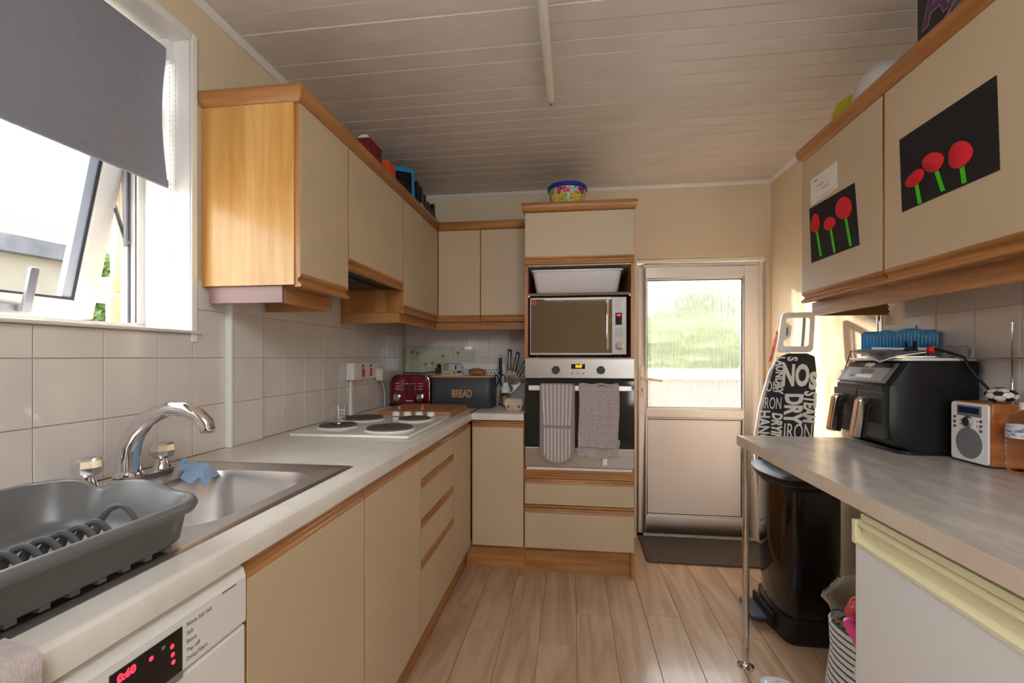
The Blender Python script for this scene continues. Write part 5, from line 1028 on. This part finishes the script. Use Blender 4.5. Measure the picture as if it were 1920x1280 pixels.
part('seams', ln, mat('dark violet patch', (34, 20, 44), .6), fbm)
wtb = thing('water_bottle', 'clear plastic water bottle with a white cap in front of the radio', 'bottle', (1.185, 1.365, WT))
bpz = [(.030, .001), (.040, .006), (.043, .014)]
for k in range(7): bpz += [(.0415, .020+.010*k), (.0435, .025+.010*k)]
bpz += [(.0435, .095), (.0435, .128), (.042, .136), (.034, .154), (.020, .168), (.0165, .172), (.0165, .184)]
part('bottle', MB().lathe([(r, WT+z) for r, z in bpz], (1.185, 1.365, 0), 36), M['clear_plastic'], wtb, smooth=60)
part('label_sleeve', MB().rings([[(1.185+.0442*math.cos(2*PI*i/36), 1.365+.0442*math.sin(2*PI*i/36), WT+z) for i in range(36)] for z in (.098, .127)], cap0=False, cap1=False), mottled('pale blue printed label', [(.40, (120, 130, 160)), (.5, (214, 214, 220)), (.7, (226, 224, 226))], 60, .4, sc=(.6, .6, 2)), wtb)
part('cap', MB().lathe([(.0185, WT+.172), (.0185, WT+.188), (.0165, WT+.190), (.001, WT+.190)], (1.185, 1.365, 0), 28), M['white_plastic'], wtb)
# ironing board leaning by the wall
ib = thing('ironing_board', 'folded ironing board with a black and white lettered cover by the right wall', 'ironing board', (1.07, 2.5, 0))
U = Vector((.985, -.17, 0)).normalized(); LEAN = Vector((0.055, -.0, 1)).normalized(); NB = U.cross(LEAN)*1.0
IO = Vector((.895, 2.50, .02))
def IP(u_, v_, o): return tuple(IO+U*u_+LEAN*v_+NB*o)
prof = [(.125, .0), (.085, .12), (.045, .40), (.012, .68), (.006, .80), (.018, .93), (.034, 1.02), (.055, 1.12), (.085, 1.185), (.12, 1.20), (.20, 1.20), (.235, 1.185), (.245, 1.12), (.25, .9), (.25, .5), (.235, .2), (.20, .05), (.16, 0)]
COV = mottled('black cotton cover', [(.3, (44, 43, 48)), (.7, (60, 59, 64))], 60, .9, bumps=.3)
def slabI(pr, o0, o1): return MB().rings([[IP(u_, v_, o) for u_, v_ in pr] for o in (o0, o1)])
part('cover', slabI(prof, .0, .022), COV, ib, 'black cover printed with white ironing words', bevel=.006)
part('underside', slabI([(u_-.014 if u_ < .1 else u_, v_*.985) for u_, v_ in prof], -.020, -.001), mottled('pink white lining', [(.3, (226, 208, 200)), (.7, (240, 228, 222))], 20, .9), ib, 'pinkish white lining')
def rbx(u0, u1, v0, v1, r): return rrect(u0, u1, v0, v1, r, 4)
ro, ri = rbx(.068, .228, 1.205, 1.405, .022), rbx(.096, .205, 1.235, 1.378, .012)
ro = [(u_+(.012 if u_ < .12 and v_ > 1.3 else 0), v_) for u_, v_ in ro]; ri = [(u_+(.006 if u_ < .12 and v_ > 1.3 else 0), v_) for u_, v_ in ri]
fr2 = MB(); n_ = len(ro); vs = [IP(u_, v_, o) for o in (-.006, .016) for P_ in (ro, ri) for u_, v_ in P_]; fs = []
for i in range(n_):
    j = (i+1) % n_; a0, a1, b0, b1 = 0, n_, 2*n_, 3*n_; fs += [(a0+i, a0+j, a1+j, a1+i), (b0+i, b1+i, b1+j, b0+j), (a0+i, b0+i, b0+j, a0+j), (a1+i, a1+j, b1+j, b1+i)]
fr2._add(vs, fs); part('iron_rest', fr2, M['white_plastic'], ib, 'white iron rest frame', bevel=.003)
gpz = part('grip', slabI([(.098, 1.265), (.125, 1.285), (.128, 1.335), (.104, 1.355), (.098, 1.355)], -.003, .013), M['white_plastic'], ib); part('grip_slot', slabI([(.106, 1.290), (.112, 1.290), (.112, 1.330), (.106, 1.330)], .0131, .0137), M['gasket'], gpz)
part('wire_bar', MB().tube([IP(.178, 1.23, .002), IP(.180, 1.385, .002)], .004, 6).tube([IP(.186, 1.23, .002), IP(.188, 1.385, .002)], .004, 6), M['dull_metal'], ib)
part('red_corner', slabI([(.038, 1.16), (.054, 1.155), (.078, 1.30), (.068, 1.32)], -.019, -.012), mottled('red patterned cloth', [(.45, (226, 150, 130)), (.6, (200, 70, 60))], 40, .9), ib, 'red patterned cloth corner')
W_ = M['print_white']; up = tuple(LEAN); rt = tuple(U); dn = tuple(-LEAN); OO = .0228
text('lettering', 'NO', .145, W_, ib, IP(.155, 1.085, OO), rt, up, sx=.52, bold=.006); text('lettering', 'DRY', .105, W_, ib, IP(.150, .925, OO), dn, rt, sx=.72, bold=.005); text('lettering', 'STEAM', .072, W_, ib, IP(.222, .935, OO), dn, rt, sx=.72, bold=.003, shear=.15)
text('lettering', 'IRON', .115, W_, ib, IP(.180, .805, OO), rt, up, sx=.46); text('lettering', 'LAUNDRY', .052, W_, ib, IP(.083, 1.09, OO), dn, rt, sx=.78, bold=.002); text('lettering', 'IRON', .085, W_, ib, IP(.058, .945, OO), rt, up, sx=.42)
text('lettering', 'HANG', .070, W_, ib, IP(.024, .83, OO), dn, rt, sx=.8, bold=.002); text('lettering', 'DRYING', .062, W_, ib, IP(.082, .815, OO), dn, rt, sx=.75, bold=.003, shear=.2); text('lettering', 'ON', .075, W_, ib, IP(.055, 1.03, OO), rt, up, sx=.5)
text('lettering', 'S', .11, W_, ib, IP(.232, 1.06, OO), rt, up, sx=.6, bold=.007); text('lettering', 'S', .06, W_, ib, IP(.135, 1.172, OO), dn, rt, sx=.8, bold=.002)
text('lettering', 'DRY', .10, W_, ib, IP(.12, .66, OO), rt, up, sx=.6, bold=.003); text('lettering', 'IRON', .10, W_, ib, IP(.12, .5, OO), rt, up, sx=.6, bold=.003)
# cord loop and pipe on the right wall
lp = thing('hanging_bag', 'brown leather pouch hanging on thin cords between the ironing board and air fryer', 'bag', (1.24, 2.27, .9))
part('cords', MB().tube([(1.252, 2.265, 1.22), (1.235, 2.300, 1.10), (1.225, 2.345, 1.0)], .0026, 6).tube([(1.252, 2.265, 1.22), (1.245, 2.235, 1.13), (1.235, 2.22, 1.0)], .0026, 6).tube([(1.258, 2.265, 1.225), (1.25, 2.265, 1.222)], .004, 6), mat('tan cord', (140, 96, 56), .7), lp)
part('pouch', MB().rings([[(1.252-t*.035*(1 if k else 0), 2.285+.085*math.cos(a), .955+.085*math.sin(a)*(1 if math.sin(a) < .3 else .6)) for a in [2*PI*i/24 for i in range(24)]] for k, t in ((0, 0), (1, .6))]), mat('brown leather', (110, 74, 44), .5), lp, bevel=.006)
solo('wall_pipe', MB().lathe([(.011, .05), (.011, 1.37)], (1.247, 2.055, 0), 16), M['chrome'], 'slim metal pipe running up the right wall under the far wall unit', 'pipe')
# poppy pictures on the doors (facing -x)
DXp = RP-.0006
def poppy_picture(name, lab, corners, flowers, D_):
    r_ = thing(name, lab, 'picture', (DXp, corners[0][0], corners[2][1]))
    part('card', MB().rings([[(DXp-o, y, z) for y, z in corners] for o in (0, .0008)]), M['black_card'], r_)
    for (y, z, a, b, rot, sy, sz) in flowers:
        part('stem', MB().hexa([(DXp-.0009, y-.006, z), (DXp-.0009, y+.006, z), (DXp-.0009, sy+.006, sz), (DXp-.0009, sy-.006, sz), (DXp-.002, y-.006, z), (DXp-.002, y+.006, z), (DXp-.002, sy+.006, sz), (DXp-.002, sy-.006, sz)]), M['green_card'], r_)
        R_ = []
        for f, o in ((1, .004), (.85, .0055), (.45, .009), (.04, .012)):
            R_.append([(DXp-o-.0012*math.sin(2*t+y*20)*f, y+f*(a*math.cos(t)*math.cos(rot)-b*math.sin(t)*math.sin(rot))*(1+.03*math.sin(3*t)), z+f*(a*math.cos(t)*math.sin(rot)+b*math.sin(t)*math.cos(rot))) for t in [2*PI*i/28 for i in range(28)]])
        part('flower_head', MB().rings([[(p[0]+.0022, p[1], p[2]) for p in R_[0]]]+R_, cap0=True), M['red_card'], r_, smooth=60)
poppy_picture('poppy_picture', 'large black card with three red poppies on the near right wall unit door', [(1.444, 1.820), (1.141, 1.821), (1.133, 1.609), (1.433, 1.610)], [(1.381, 1.686, .034, .020, -.1, 1.365, 1.612), (1.318, 1.703, .037, .024, .45, 1.287, 1.618), (1.236, 1.687, .037, .030, .7, 1.224, 1.614)], 0)
poppy_picture('poppy_picture', 'smaller black card with three red poppies on the far right wall unit door', [(1.946, 1.783), (1.654, 1.777), (1.628, 1.565), (1.930, 1.567)], [(1.898, 1.714, .036, .030, 1.4, 1.860, 1.578), (1.800, 1.684, .038, .023, .2, 1.769, 1.572), (1.712, 1.712, .050, .036, .5, 1.674, 1.572)], 0)
nt = thing('note', 'white paper note with faint writing above the small poppy picture', 'paper', (DXp, 1.84, 1.79)); part('sheet', MB().rings([[(DXp-o, y, z) for y, z in ((1.938, 1.893), (1.755, 1.891), (1.752, 1.796), (1.934, 1.790))] for o in (.0002, .0007)]), M['paper'], nt)
for y, z, l, m_ in ((1.90, 1.876, .03, 'print_grey'), (1.865, 1.850, .05, 'red_card'), (1.83, 1.832, .05, 'red_card'), (1.83, 1.803, .11, 'print_grey')):
    part('handwriting', MB().tube([(DXp-.0009, y+l/2-l*k/24, z+.0035*math.sin(k*2.1)) for k in range(25)], .0005, 5), M[m_], nt)
# things on the right wall units
gx = thing('game_box', 'black board game box with purple graffiti letters on the right wall units', 'box', (1.06, 1.34, TZ))
part('carton', MB().box(1.0, 1.06, 1.18, 1.484, TZ, 2.285), mat('black printed card', (26, 22, 22), .35, coat=.2), gx, bevel=.002)
PU = mat('purple print', (96, 50, 96), .5)
for o, b_, m_ in ((.0006, .007, M['print_grey']), (.0012, .002, PU)): text('lettering', 'ARK', .145, m_, gx, (1.0-o, 1.335, 2.185), (0, -1, 0), (0, .05, 1), bold=b_, sx=.9, depth=.0006)
sw = MB()
for k in range(5): sw.tube([(.9992, 1.455-.012*k, 2.055+.012*k), (.9992, 1.40-.012*k, 2.085+.013*k), (.9992, 1.33-.015*k, 2.10+.016*k), (.9992, 1.27, 2.135+.012*k)], .0012, 5)
part('artwork', sw, mat('lilac grey print', (168, 150, 170), .5), gx)
solo('lime_bowl', MB().lathe([(.070, TZ), (.072, TZ+.03), (.069, TZ+.09), (.060, TZ+.14), (.044, TZ+.175), (.022, TZ+.192), (.003, TZ+.195)], (1.05, 1.895, 0), 32), mat('lime green plastic', (176, 168, 20), .35), 'upturned lime green plastic bowl on the right wall units near the corner', 'bowl', smooth=60)
solo('grey_bowl', MB().lathe([(.100, TZ), (.102, TZ+.04), (.098, TZ+.10), (.084, TZ+.155), (.056, TZ+.19), (.027, TZ+.204), (.003, TZ+.207)], (1.06, 1.715, 0), 36), mat('pale grey enamel', (196, 190, 186), .3), 'upturned pale grey bowl on the right wall units beside the lime bowl', 'bowl', smooth=60)
